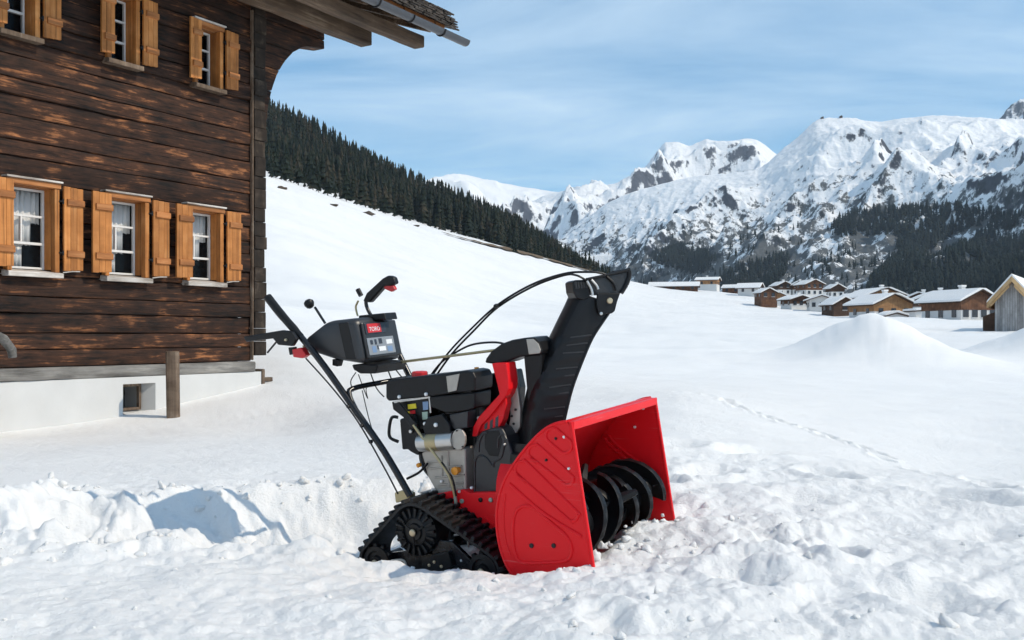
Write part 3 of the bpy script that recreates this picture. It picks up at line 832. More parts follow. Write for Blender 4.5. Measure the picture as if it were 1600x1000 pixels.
# dark core behind the logs, the rest of the house
mb = MB().box(HFR, S_L, S_R - .05, -6.5, -0.60, Z_SILL - .02, 4.6); mb.build('rear_wall', 'log', house)
mb = MB().box(HFR, S_L, S_R - .01, -0.60, -0.162, 4.0, 4.75)
mb.build('wall_top', 'log', house)
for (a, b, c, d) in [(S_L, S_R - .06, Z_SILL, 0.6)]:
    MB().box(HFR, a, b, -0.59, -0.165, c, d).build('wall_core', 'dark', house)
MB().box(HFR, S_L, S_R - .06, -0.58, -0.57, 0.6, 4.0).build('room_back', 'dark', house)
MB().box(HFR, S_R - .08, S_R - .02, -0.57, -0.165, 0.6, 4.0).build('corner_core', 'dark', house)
# stacked ends of the cross-wall logs at the corner
for i in range(N_LOG):
    z0 = ZJ[i] + .07; z1 = ZJ[i + 1] + .068
    w = 0.20 + 0.014 * math.sin(i * 1.9)
    n1 = 0.065 + 0.010 * math.sin(i * 3.7 + 1)
    mb = MB().box(HFR, 0.003, w, -0.18, n1, z0, z1 - .002)
    mb.build('log_end', 'log_end', house, bevel=0.007)
MB().box(HFR, -.016, .0, .0, .05, Z_SILL + .12, 4.1).build('corner_batten', 'post', house, bevel=.006)
# projecting console logs under the eave
CONS = [(1.34, 18), (1.27, 19), (0.92, 17), (0.64, 16), (0.47, 15), (0.36, 14), (0.28, 13), (0.24, 12)]
cz0 = 3.55
prof = [(0.205, 2.55), (0.23, 2.78), (0.27, 2.98), (0.33, 3.18), (0.42, 3.38), (0.55, 3.57), (0.72, 3.74), (0.92, 3.86), (1.10, 3.915), (1.30, 3.925)]
for k in range(6):
    zt = 2.55 + k * 0.30; zb = zt; z1 = zt + 0.292
    def sx(z):
        return np.interp(z, [p[1] for p in prof], [p[0] for p in prof])
    P = []
    for t in np.linspace(zb, min(z1, 3.925), 5): P.append((sx(t), t))
    if z1 > 3.93: P.append((1.335, 3.93)); P.append((1.33, min(z1, 4.28)))
    pts = [H(0.19, 0.05, zb)] + [H(max(a, .2), 0.05, b) for a, b in P] + [H(0.19, 0.05, P[-1][1])]
    if k == 5:
        pts = [H(0.19, 0.05, zb), H(1.335, 0.05, zb + .0), H(1.33, .05, 4.27), H(0.19, .05, 4.27)]
    MB().prism(pts, -HN * 0.20).build('console_log', 'log', house, bevel=0.012)

# ---- windows
def window(a, b, c, d, low):
    """trim, deep reveal, white three-row casement, curtain, sill, two shutters"""
    t = 0.055
    mb = MB()
    trim = bpy.data.objects.new('window', None); COL.objects.link(trim); trim.parent = house; trim.empty_display_size = .1
    for x0 in (a, b - t):
        MB().box(HFR, x0, x0 + t, -.02, 0.05, c + .03, d - .055).build('jamb', 'honey', trim, bevel=0.006)
    MB().box(HFR, a - .012, b + .012, -.02, 0.062, d - .052, d).build('head_trim', 'honey_h', trim, bevel=0.006)
    MB().box(HFR, a - .02, b + .02, -.02, 0.085, d + .003, d + .022).build('drip_board', 'sill', trim, bevel=0.004)
    # reveal linings
    for x0 in (a + .04, b - .058):
        MB().box(HFR, x0, x0 + .018, -.16, -.021, c + .06, d - .04).build('reveal', 'honey', trim, bevel=0.003)
    MB().box(HFR, a + .06, b - .06, -.16, -.021, d - .062, d - .042).build('reveal_head', 'honey_h', trim)
    MB().hexa([H(a - .015, -.16, c - .02), H(b + .015, -.16, c - .02), H(b + .015, .10, c - .03), H(a - .015, .10, c - .03),
               H(a - .015, -.16, c + .058), H(b + .015, -.16, c + .058), H(b + .015, .10, c + .02), H(a - .015, .10, c + .02)]).build('sill', 'sill' if low else 'post', trim, bevel=0.006)
    # casement
    l, r, bt, tp = a + .06, b - .06, c + .06, d - .064
    h = tp - bt; q = .022
    z1, z2 = bt + h * .32, bt + h * .66
    sa = MB()
    sa.box(HFR, l, l + q, -.15, -.115, bt, tp); sa.box(HFR, r - q, r, -.15, -.115, bt, tp)
    sa.box(HFR, l + q, r - q, -.15, -.115, bt, bt + q); sa.box(HFR, l + q, r - q, -.15, -.115, tp - q, tp)
    sa.box(HFR, l + q, r - q, -.148, -.112, z1 - q * .6, z1 + q * .6); sa.box(HFR, l + q, r - q, -.148, -.112, z2 - q * .5, z2 + q * .5)
    mid = (l + r) / 2 - .03
    sa.box(HFR, mid - q * .45, mid + q * .45, -.146, -.110, z1 + q * .6, z2 - q * .5)
    sa.build('casement', 'sash', trim, bevel=0.003)
    for (x0, x1, y0, y1) in ((l + q, r - q, bt + q, z1 - q * .6), (l + q, mid - q * .45, z1 + q * .6, z2 - q * .5), (mid + q * .45, r - q, z1 + q * .6, z2 - q * .5), (l + q, r - q, z2 + q * .5, tp - q)):
        MB().box(HFR, x0 + .001, x1 - .001, -.134, -.130, y0 + .001, y1 - .001).build('pane', 'glass', trim)
    if low:
        cu = MB(); k = 26; V = []; F = []
        for i in range(k + 1):
            s = l + .01 + (r - l - .02) * i / k
            n = -.20 + 0.012 * math.sin(i * 1.7) + 0.006 * math.sin(i * 3.9)
            ztop = tp + .02; zb_ = bt + h * (.30 if 0.32 * k < i < .8 * k else .58 if i > .15 * k else .38) + random.uniform(-.01, .01)
            V += [H(s, n, zb_), H(s, n, ztop)]
        for i in range(k): F.append((2*i, 2*i+2, 2*i+3, 2*i+1))
        cu.add(V, F).build('curtain', 'curtain', trim, smooth=True, solid=.002)
        cu = MB(); V = []; F = []
        for i in range(9):
            s = l + (r - l) * (.35 + .25 * i / 8); V += [H(s, -.22 + .01 * math.sin(i * 2), bt), H(s, -.22 + .01 * math.sin(i * 2), bt + h * .4)]
        for i in range(8): F.append((2*i, 2*i+2, 2*i+3, 2*i+1))
        cu.add(V, F).build('curtain', 'curtain', trim, smooth=True, solid=.002)
    # shutters: three planks and two battens each
    for side, s0, n0 in ((0, a - (.215 if low else .13), 0.105), (1, b + (.030 if low else .022), 0.055)):
        wd = (.225 if side else .235) if low else (.195 if side else .165); zl, zh = c + .05, d - .02
        so = bpy.data.objects.new('shutter', None); COL.objects.link(so); so.parent = house; so.empty_display_size = .1
        for k in range(3):
            MB().box(HFR, s0 + wd * k / 3 + .001, s0 + wd * (k + 1) / 3 - .001, n0, n0 + .028, zl + .006 * ((k * 7) % 3), zh - .004 * k).build('plank', 'honey', so, bevel=0.003)
        for zz in (zl + .14, zh - .20):
            MB().hexa([H(s0 + .03, n0 + .0281, zz), H(s0 + wd + .004, n0 + .0281, zz), H(s0 + wd + .004, n0 + .05, zz + .008), H(s0 + .03, n0 + .05, zz + .008),
                       H(s0 + .03, n0 + .0281, zz + .075), H(s0 + wd + .004, n0 + .0281, zz + .075), H(s0 + wd + .004, n0 + .05, zz + .067), H(s0 + .03, n0 + .05, zz + .067)]).build('batten', 'honey_h', so, bevel=.003)
            e = s0 if side else s0 + wd
            hb = MB(); hb.tube([H(e, n0 + .01, zz + .02), H(e, n0 + .01, zz + .07)], .012, 8)
            hb.tube([H(e, n0 + .01, zz + .045), H(b - .01 if side else a + .01, .055, zz + .045)], .007, 6)
            hb.build('hinge', 'iron', so, smooth=True)
        if side and low:
            hk = MB(); hk.tube([H(b + .01, .09, c + .03), H(b + .10, .11, c + .045), H(b + .2, .10, c + .05)], .006, 6); hk.build('shutter_hook', 'sill', so, smooth=True)
for w in LOWER[:4]: window(*w, True)
for w in UPPER[:4]: window(*w, False)

# ---- plastered base with a splayed cellar window
zt, zb = Z_SILL - .032, -1.7
ca, cb, cc, cd = -1.94, -1.50, -0.93, -0.53          # opening of the cellar window
for k, (a, b, c, d) in enumerate(((S_L, ca, zb, zt), (cb, S_R + .16, zb, zt), (ca, cb, cd, zt), (ca, cb, zb, cc))):
    mb = MB().box(HFR, a, b, -.60, 0.02 if k != 9 else .02, c, d)
    mb.build('base_wall', 'plaster', house)
MB().hexa([H(cb - .002, .018, cc + .002), H(cb - .10, -.14, cc + .002), H(cb, -.14, cc + .002), H(cb + .02, .0, cc + .002),
           H(cb - .002, .018, cd - .002), H(cb - .10, -.14, cd - .002), H(cb, -.14, cd - .002), H(cb + .02, .0, cd - .002)]).build('window_splay', 'plaster_grey', house)
MB().hexa([H(ca, -.14, cc + .002), H(cb - .10, -.14, cc + .002), H(cb - .02, .017, cc + .002), H(ca, .017, cc + .002),
           H(ca, -.14, cc + .10), H(cb - .10, -.14, cc + .10), H(cb - .02, .017, cc + .03), H(ca, .017, cc + .03)]).build('window_ledge', 'plaster_grey', house)
cw = MB()
x0, x1, y0, y1 = ca + .004, cb - .105, cc + .10, cd - .004
for (p, q, r_, t_) in ((x0, x0 + .03, y0, y1), (x1 - .03, x1, y0, y1), (x0 + .03, x1 - .03, y0, y0 + .03), (x0 + .03, x1 - .03, y1 - .03, y1)):
    cw.box(HFR, p, q, -.135, -.09, r_, t_)
cw = cw.build('cellar_window', 'post', house, bevel=.003)
MB().box(HFR, x0 + .031, x1 - .031, -.115, -.11, y0 + .031, y1 - .031).build('pane', 'glass', cw)
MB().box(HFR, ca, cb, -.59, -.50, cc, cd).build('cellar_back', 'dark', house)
# stub of wood at the foot of the corner
mb = MB(); mb.box((H(.17, .0, -.62), HD, HN, HZ), 0, .05, -.1, .03, -.2, .2); mb.box((H(.221, .0, -.56), HD, HN, HZ), 0, .17, -.06, .0, -.025, .03)
mb.build('corner_stub', 'post', house, bevel=.008)

# ---- eave: purlins, rafters, boarding, shingles, gutter
def beam(name, p0, p1, w, h, mat, bev=.012):
    d = (p1 - p0); L = d.length; d.normalize()
    side = d.cross(HZ).normalized(); up = side.cross(d).normalized()
    k = max(2, int(L / .35)); V = []; F = []
    for i in range(k + 1):
        c = p0 + d * (L * i / k) + side * random.uniform(-.006, .006) + up * random.uniform(-.006, .006)
        for (x, y) in ((-1, -1), (1, -1), (1, 1), (-1, 1)): V.append(c + side * x * w / 2 + up * y * h / 2)
    for i in range(k):
        for j in range(4): F.append((i*4+j, i*4+(j+1) % 4, i*4+4+(j+1) % 4, i*4+4+j))
    F += [(3, 2, 1, 0), (k*4, k*4+1, k*4+2, k*4+3)]
    return MB().add(V, F).build(name, mat, house, bevel=bev)

R_N, R_Z, R_P = 1.20, 4.36, 0.36             # roof underside: height R_Z at n = R_N, rising inwards
def roof_z(n): return R_Z + (R_N - n) * R_P
beam('purlin', H(S_L - .5, .42, 4.15), H(1.78, .42, 4.13), .20, .24, 'eave', .02)
beam('purlin', H(S_L - .5, .86, 4.18), H(2.42, .86, 4.16), .18, .17, 'eave', .02)
beam('wall_plate', H(S_L - .5, -.08, 4.42), H(1.34, -.08, 4.38), .22, .24, 'eave', .02)
for i in range(15):
    s = S_L + .1 + i * .70
    if s > 2.5: break
    n0, n1 = -1.2, 1.13
    beam('rafter', H(s, n0, roof_z(n0) - .075), H(s, n1, roof_z(n1) - .075), .10, .13, 'eave', .01)
for i in range(16):
    n0 = 1.17 - i * .155
    V = [H(S_L - .6, n0 - .148, roof_z(n0 - .148)), H(2.55 + .03 * math.sin(i * 2.1), n0 - .148, roof_z(n0 - .148)), H(2.55 + .03 * math.sin(i * 2.1), n0, roof_z(n0)), H(S_L - .6, n0, roof_z(n0))]
    MB().hexa(V + [p + HZ * .025 for p in V]).build('eave_board', 'board', house)
fas = MB().box((H(0, 0, 0), HD, HN, HZ), S_L - .6, 2.56, 1.175, 1.20, R_Z - .10, R_Z + .04).build('fascia', 'honey_h', house, bevel=.006)
# shingle courses: the nearest ones one by one, ragged along eave and verge
sh_me = []
for v in range(5):
    m = MB(); w = .11 + .02 * v
    m.hexa([Vector((0, 0, 0)), Vector((w - .006, 0, 0)), Vector((w - .006, .46, .0)), Vector((0, .46, 0)), Vector((0, 0, .022)), Vector((w - .006, 0, .020)), Vector((w - .006, .46, .008)), Vector((0, .46, .008))])
    o = m.build('shingle', 'shingle'); sh_me.append((o.data, w)); bpy.data.objects.remove(o)
tilt = math.atan(R_P)
cnt = 0
for row in range(3):
    for layer in range(7 if row == 0 else 3):
        s = (0.2 if cnt < 290 else 9) + random.uniform(-.05, .05)
        while s < 2.74 + .05 * math.sin(layer * 2.3) and cnt < 290:
            me, w = random.choice(sh_me)
            n = 1.30 - row * .17 - layer * .022 + random.uniform(-.035, .035)
            o = bpy.data.objects.new('shingle', me); COL.objects.link(o); o.parent = house
            p = H(s, n, roof_z(n) + .034 + layer * .034 + row * .030 + random.uniform(0, .006))
            a = random.uniform(-.03, .03)
            A = HD * math.cos(a) + HN * math.sin(a)
            B = (-HN + HZ * R_P).normalized(); C = A.cross(B).normalized(); B = C.cross(A)
            mw = Matrix(((A.x, B.x, C.x, p.x), (A.y, B.y, C.y, p.y), (A.z, B.z, C.z, p.z), (0, 0, 0, 1)))
            o.matrix_local = HROOT.inverted() @ mw
            s += w; cnt += 1
# rest of the roof as continuous shingling
rf = MB()
V = []
for (s0, s1, na, nb, th) in ((S_L - .6, 0.18, 1.25, -4.2, .10), (0.19, 2.58, .45, -4.2, .10)):
    rf.hexa([H(s0, na, roof_z(na) + .030), H(s1, na, roof_z(na) + .030), H(s1, nb, roof_z(nb) + .03), H(s0, nb, roof_z(nb) + .03),
             H(s0, na, roof_z(na) + .03 + th), H(s1, na, roof_z(na) + .03 + th), H(s1, nb, roof_z(nb) + .03 + th), H(s0, nb, roof_z(nb) + .03 + th)])
    rf.hexa([H(s0, nb - .002, roof_z(nb) + .030), H(s1, nb - .002, roof_z(nb) + .030), H(s1, nb - 4.4, roof_z(nb) + .03 - 4.4 * R_P), H(s0, nb - 4.4, roof_z(nb) + .03 - 4.4 * R_P),
             H(s0, nb - .002, roof_z(nb) + .03 + th), H(s1, nb - .002, roof_z(nb) + .03 + th), H(s1, nb - 4.4, roof_z(nb) + .03 + th - 4.4 * R_P), H(s0, nb - 4.4, roof_z(nb) + .03 + th - 4.4 * R_P)])
rf.build('roof', 'shingle', house)
# half-round gutter with brackets
gv, gf = [], []
K = 9
gs = [S_L - .5, -4, -2, 0, 1.0, 2.0, 2.95]
for i, s in enumerate(gs):
    for rr in (.078, .070):
        for k in range(K):
            a = math.pi + math.pi * k / (K - 1)
            gv.append(H(s, 1.30 + rr * math.cos(a), R_Z - .07 - .012 * (s - S_L) * .3 + rr * math.sin(a)))
for i in range(len(gs) - 1):
    b0, b1 = i * 2 * K, (i + 1) * 2 * K
    for k in range(K - 1):
        gf.append((b0+k, b0+k+1, b1+k+1, b1+k)); gf.append((b0+K+k, b1+K+k, b1+K+k+1, b0+K+k+1))
    gf.append((b0, b1, b1+K, b0+K)); gf.append((b0+K-1, b0+2*K-1, b1+2*K-1, b1+K-1))
b1 = (len(gs) - 1) * 2 * K
for k in range(K - 1): gf.append((b1+k, b1+k+1, b1+K+k+1, b1+K+k))
gut = MB().add(gv, gf).build('gutter', 'gutter', house, smooth=True)
for i in range(12):
    s = -5.6 + i * .72
    if s > 2.7: break
    pts = [H(s, 1.30 + .083 * math.cos(a), R_Z - .07 - .0036 * (s - S_L) + .083 * math.sin(a)) for a in np.linspace(math.pi, 2 * math.pi, 10)]
    MB().tube([H(s, 1.19, R_Z + .03)] + pts, .012, 6).build('gutter_bracket', 'iron', gut, smooth=True)

# ---- weathered post in the snow, stair wall with a log rail
pp = [H(-1.74, .62, -1.45), H(-1.765, .62, -.95), H(-1.775, .62, -.5), H(-1.78, .62, -.165)]
V, F = [], []
for i, c in enumerate(pp):
    for k in range(10):
        a = 2 * math.pi * k / 10; r = (.085 + .012 * math.sin(k * 2.7 + 1) + .006 * math.sin(k * 5 + i)) * (1 - .03 * i)
        V.append(c + HD * r * math.cos(a) * .9 + HN * r * math.sin(a))
for i in range(3):
    for k in range(10): F.append((i*10+k, i*10+(k+1) % 10, i*10+10+(k+1) % 10, i*10+10+k))
F.append(tuple(range(9, -1, -1))); F.append(tuple(range(30, 40)))
po = MB().add(V, F)
proot = empty('wooden_post', Matrix.Translation(pp[0]), 'weathered brown wooden post standing in the snow before the white house base', 'post')
po.build('post_shaft', 'post', proot, smooth=True, bevel=.006)

sroot = empty('stair_wall', Matrix.Translation(H(-3.6, .9, -1.4)), 'low white plastered stair wall with a grey log rail at the left picture edge', 'wall')
st = MB().prism([H(-5.2, .72, -1.5), H(-3.82, .72, -1.5), H(-3.83, .72, -.62), H(-3.86, .72, -.40), H(-3.92, .72, -.22), H(-4.02, .72, -.12), H(-5.2, .72, -.02)], -HN * .30)
st.build('plaster_body', 'plaster', sroot, bevel=.03, bseg=3)
MB().tube([H(-5.2, .60, .62), H(-3.98, .60, .10), H(-3.71, .60, -.03), H(-3.63, .60, -.13), H(-3.62, .60, -.20)], [.045, .045, .045, .042, .036], 10).build('log_rail', 'log_grey', sroot, smooth=True)
# ------------------------------------------------------------------ the snow blower
machine = empty('snow_blower', MROOT, 'red and black tracked snow blower with tall black chute, parked in the snow', 'snow blower')
WOFF = 0.355
def plane_pt(px, py, O, N):
    d = Vector(((px - CXP) / FXP, 1.0, (HYP - py) / FXP))
    return d * (O.dot(N) / d.dot(N))
def P(px, py, w):
    """point of the machine seen at photo position px, py and lying w inside the near side plate"""
    return plane_pt(px, py, MO + MW * (w - WOFF), MW)
def PL(pts, w): return [P(a, b, w) for a, b in pts]
def slab(pts, w, dw, name, mat, parent=None, bevel=0.004, **k):
    return MB().prism(PL(pts, w), MW * dw).build(name, mat, parent or machine, bevel=bevel, **k)
def tubep(pts, r, name, mat, parent=None, seg=10):
    """pts: (px, py, w)"""
    c = [P(*q) for q in pts]
    c = spline(c, 5) if len(c) > 2 else c
    return MB().tube(c, r, seg).build(name, mat, parent or machine, smooth=True)
def spline(c, k):
    out = []
    for i in range(len(c) - 1):
        p0, p1, p2, p3 = c[max(i-1, 0)], c[i], c[i+1], c[min(i+2, len(c)-1)]
        for j in range(k):
            t = j / k
            out.append(0.5 * ((2*p1) + (p2-p0)*t + (2*p0-5*p1+4*p2-p3)*t*t + (3*p1-p0-3*p2+p3)*t**3))
    out.append(c[-1]); return out
def bolt(px, py, w, r, mat, parent=None, name='bolt', h=.006, ax=None):
    o = P(px, py, w)
    return MB().lathe(o, ax or -MW, [(r, -.002), (r, h * .6), (r * .75, h), (r * .2, h * 1.05)], 10).build(name, mat, parent or machine, smooth=True)

# ---- auger housing
def z4(a, b): return (740 + .33 * a, 600 + .33 * b)
OUT = [z4(*q) for q in ((462, 180), (440, 178), (400, 184), (350, 205), (300, 245), (252, 297), (210, 350), (172, 408), (140, 470), (120, 535), (109, 610), (110, 680), (120, 750), (138, 815), (162, 870), (205, 938), (300, 925), (420, 915), (573, 905))]
hp = PL(OUT, 0.0)
housing = bpy.data.objects.new('auger_housing', None); COL.objects.link(housing); housing.parent = machine; housing.empty_display_size = .1
WID = 0.70
front_ax = (hp[0] - hp[-1]).normalized()
def rim(path, r, name): return MB().tube(path, r, 8).build(name, 'red', housing, smooth=True)
near_panel = MB().prism(hp, MW * .004).build('side_panel', 'red', housing, bevel=.0015)
far_panel = MB().prism([p + MW * WID for p in hp], MW * .004).build('side_panel', 'red', housing, bevel=.0015)
# curved shell between the panels
back = spline(hp[1:16], 3)
V, F = [], []
for p in back:
    V += [p + MW * .002, p + MW * (WID + .002)]
for i in range(len(back) - 1): F.append((2*i, 2*i+1, 2*i+3, 2*i+2))
MB().add(V, F).build('drum_shell', 'red', housing, smooth=True, solid=.004)
top = MB().prism([hp[0] + MF * .004, hp[1], hp[1] - MU * .004, hp[0] - MU * .026 + MF * .004, hp[0] - MU * .026 + MF * .010, hp[0] + MF * .010 + MU * .001], MW * (WID + .004)); top.build('top_flange', 'red', housing, bevel=.002)
for w in (0, WID + .004):
    rim([hp[0] + MW * w, hp[-1] + MW * w], .0065, 'front_flange')
    rim([q + MW * w for q in spline(hp[1:16], 3)], .005, 'rolled_edge')
# pressed beads in the near panel
def bead(pts, r, closed=True, parent=near_panel):
    c = [P(*z4(*q), -.0005) for q in pts]
    if closed:
        e = c[-1:] + c + c[:2]; c2 = []
        for i in range(1, len(e) - 2):
            for j in range(4):
                t = j / 4; p0, p1, p2, p3 = e[i-1], e[i], e[i+1], e[i+2]
                c2.append(0.5 * ((2*p1) + (p2-p0)*t + (2*p0-5*p1+4*p2-p3)*t*t + (3*p1-p0-3*p2+p3)*t**3))
    else: c2 = spline(c, 4)
    return MB().tube(c2, r, 8, closed=closed).build('pressed_bead', 'red', parent, smooth=True)
def stadium(x0, y0, x1, y1, r, n=7, taper=1.0):
    a = math.atan2(y1 - y0, x1 - x0); out = []
    for i in range(n): t = a + math.pi/2 + math.pi * i / (n-1); out.append((x0 + r*math.cos(t), y0 + r*math.sin(t)))
    for i in range(n): t = a - math.pi/2 + math.pi * i / (n-1); out.append((x1 + r*taper*math.cos(t), y1 + r*taper*math.sin(t)))
    return out
bead(stadium(375, 243, 432, 292, 34), .0056)
bead(stadium(292, 322, 446, 452, 33, taper=.8), .0056)
bead(stadium(232, 402, 468, 622, 36, taper=.75), .0056)
bead([(170, 472), (330, 610), (512, 722)], .0062, closed=False)
bead([(150, 520), (142, 620), (150, 730), (175, 810)], .003, closed=False)
bead([(188, 650), (205, 598), (245, 576), (292, 592), (370, 660), (440, 722), (464, 785), (440, 836), (340, 846), (235, 846), (202, 815), (187, 735)], .0062)
for (a, b, m, r) in ((275, 765, 'black_gloss', .0085), (380, 765, 'black_gloss', .0085), (390, 258, 'black_gloss', .005), (345, 360, 'black_gloss', .005), (430, 250, 'white_bolt', .006), (452, 400, 'white_bolt', .005)):
    x, y = z4(a, b); bolt(x, y, 0, r, m, housing)  # the white pair has its highlight put into the bolt colour
for (x, y) in ((1005, 638), (992, 667), (940, 668), (956, 700)):
    bolt(x, y, WID - .001, .006, 'white_bolt' if x > 980 else 'red', housing)  # white discs added in place of open holes in the panel
# pressed beads inside the far panel
for q in ([(640, 245), (690, 300), (860, 430)], [(640, 245), (632, 275), (800, 420)], [(700, 320), (640, 290)]):
    c = [P(*z4(*k), WID - .001) for k in q]; MB().tube(spline(c, 4), .006, 8).build('pressed_bead', 'red', far_panel, smooth=True)
# scraper and skid
slab([z4(372, 905), z4(560, 895), z4(548, 945), z4(475, 950), z4(375, 955)], -.008, .03, 'skid_shoe', 'red', housing)
sc0, sc1 = hp[15], hp[-1]
MB().hexa([sc0 - MU * .02, sc1 - MU * .02 - MF * .05, sc1 - MU * .012 - MF * .05, sc0 - MU * .012] + [q + MW * WID for q in (sc0 - MU * .02, sc1 - MU * .02 - MF * .05, sc1 - MU * .012 - MF * .05, sc0 - MU * .012)]).build('scraper_bar', 'red', housing)
# impeller drum behind
AX0 = P(864, 824, 0)
dc = AX0 + MW * (WID / 2) - MF * .17 + MU * .05
MB().lathe(dc, -MF, [(.165, 0), (.165, .17), (.15, .18), (.04, .18)], 28).build('impeller_drum', 'red', housing, smooth=True)

# ---- auger
auger = bpy.data.objects.new('auger', None); COL.objects.link(auger); auger.parent = machine; auger.empty_display_size = .1
MB().lathe(AX0 + MW * .008, MW, [(.019, 0), (.019, WID - .012)], 16).build('shaft', 'black_gloss', auger, smooth=True)
gb = AX0 + MW * (WID / 2)
MB().lathe(gb - MW * .05, MW, [(.03, 0), (.06, .02), (.065, .05), (.06, .08), (.03, .10)], 18).build('gearbox', 'auger_black', auger, smooth=True)
def flight(w0, w1, turns, ph, hand):
    n = 60; V, F = [], []
    ri, ro, th = .045, .130, .020
    for i in range(n + 1):
        t = i / n; a = ph + hand * turns * 2 * math.pi * t; w = w0 + (w1 - w0) * t
        d = MF * math.cos(a) + MU * math.sin(a); c = AX0 + MW * w
        V += [c + d * ri - MW * th/2, c + d * (ro - .014) - MW * th/2, c + d * ro - MW * th * .8, c + d * (ro + .004 + .005 * math.sin(i * 2.1)), c + d * ro + MW * th * .8, c + d * (ro - .014) + MW * th/2, c + d * ri + MW * th/2]
    for i in range(n):
        for j in range(7):
            F.append((i*7+j, i*7+(j+1) % 7, i*7+7+(j+1) % 7, i*7+7+j))
    F += [tuple(range(7)), tuple(range(n*7+6, n*7-1, -1))]
    o = MB().add(V, F).build('flight', 'auger_black', auger, smooth=True, sharp=50)
    arm = MB()
    for t in (.08, .5, .92):
        a = ph + hand * turns * 2 * math.pi * t; w = w0 + (w1 - w0) * t
        d = MF * math.cos(a) + MU * math.sin(a); c = AX0 + MW * w
        arm.tube([c + d * .015, c + d * .125], .011, 6)
        arm.build('spoke', 'auger_black', o, smooth=True); arm = MB()
for ph in (0.5, 0.5 + math.pi):
    flight(.03, .325, 1.15, ph, 1)
    flight(.375, .67, 1.15, ph + .2, -1)
def inner_ribbon(w0, w1, turns, ph, hand):
    n = 36; V, F = [], []
    for i in range(n + 1):
        t = i / n; a = ph + hand * turns * 2 * math.pi * t; w = w0 + (w1 - w0) * t
        d = MF * math.cos(a) + MU * math.sin(a); c = AX0 + MW * w
        V += [c + d * .015 - MW * .010, c + d * .090 - MW * .018, c + d * .098, c + d * .090 + MW * .018, c + d * .015 + MW * .010]
    for i in range(n):
        for j in range(5): F.append((i*5+j, i*5+(j+1) % 5, i*5+5+(j+1) % 5, i*5+5+j))
    F += [tuple(range(5)), tuple(range(n*5+4, n*5-1, -1))]
    MB().add(V, F).build('inner_flight', 'auger_black', auger, smooth=True, sharp=50)
for ph in (1.6, 1.6 + math.pi):
    inner_ribbon(.06, .33, 1.4, ph, -1); inner_ribbon(.37, .64, 1.4, ph, 1)
for k in range(4):
    a = k * math.pi / 2 + .4
    d = MF * math.cos(a) + MU * math.sin(a)
    MB().tube([gb - MW * .12 + d * .02, gb - MW * .03 + d * .12, gb + MW * .02 + d * .155], [.012, .02, .012], 6).build('paddle', 'auger_black', auger, smooth=True)

# ---- red chassis between the tracks and the housing
chassis = slab([(668, 775), (700, 768), (722, 765), (735, 770), (800, 768), (830, 790), (840, 880), (806, 880), (770, 845), (742, 805), (715, 790), (680, 788)], .20, .30, 'chassis', 'red', bevel=.004)
for (x, y, m) in ((722, 783, 'green_zinc'), (751, 781, 'black_gloss'), (767, 781, 'green_zinc'), (738, 805, 'green_zinc')):
    bolt(x, y, .199, .009, m, chassis)
MB().tube(PL([(714, 792), (726, 800), (731, 812)], .197), .006, 8).build('pressed_fold', 'red', chassis, smooth=True)
MB().tube(PL([(757, 808), (771, 819)], .199), .003, 6).build('scratch_bead', 'red', chassis, smooth=True)
slab([(655, 770), (722, 759), (724, 769), (676, 778)], .21, .26, 'engine_plate', 'cast', bevel=.003)
slab([(616, 770), (628, 766), (640, 772), (640, 782), (618, 786)], .16, .04, 'handle_bracket', 'zinc', bevel=.004)

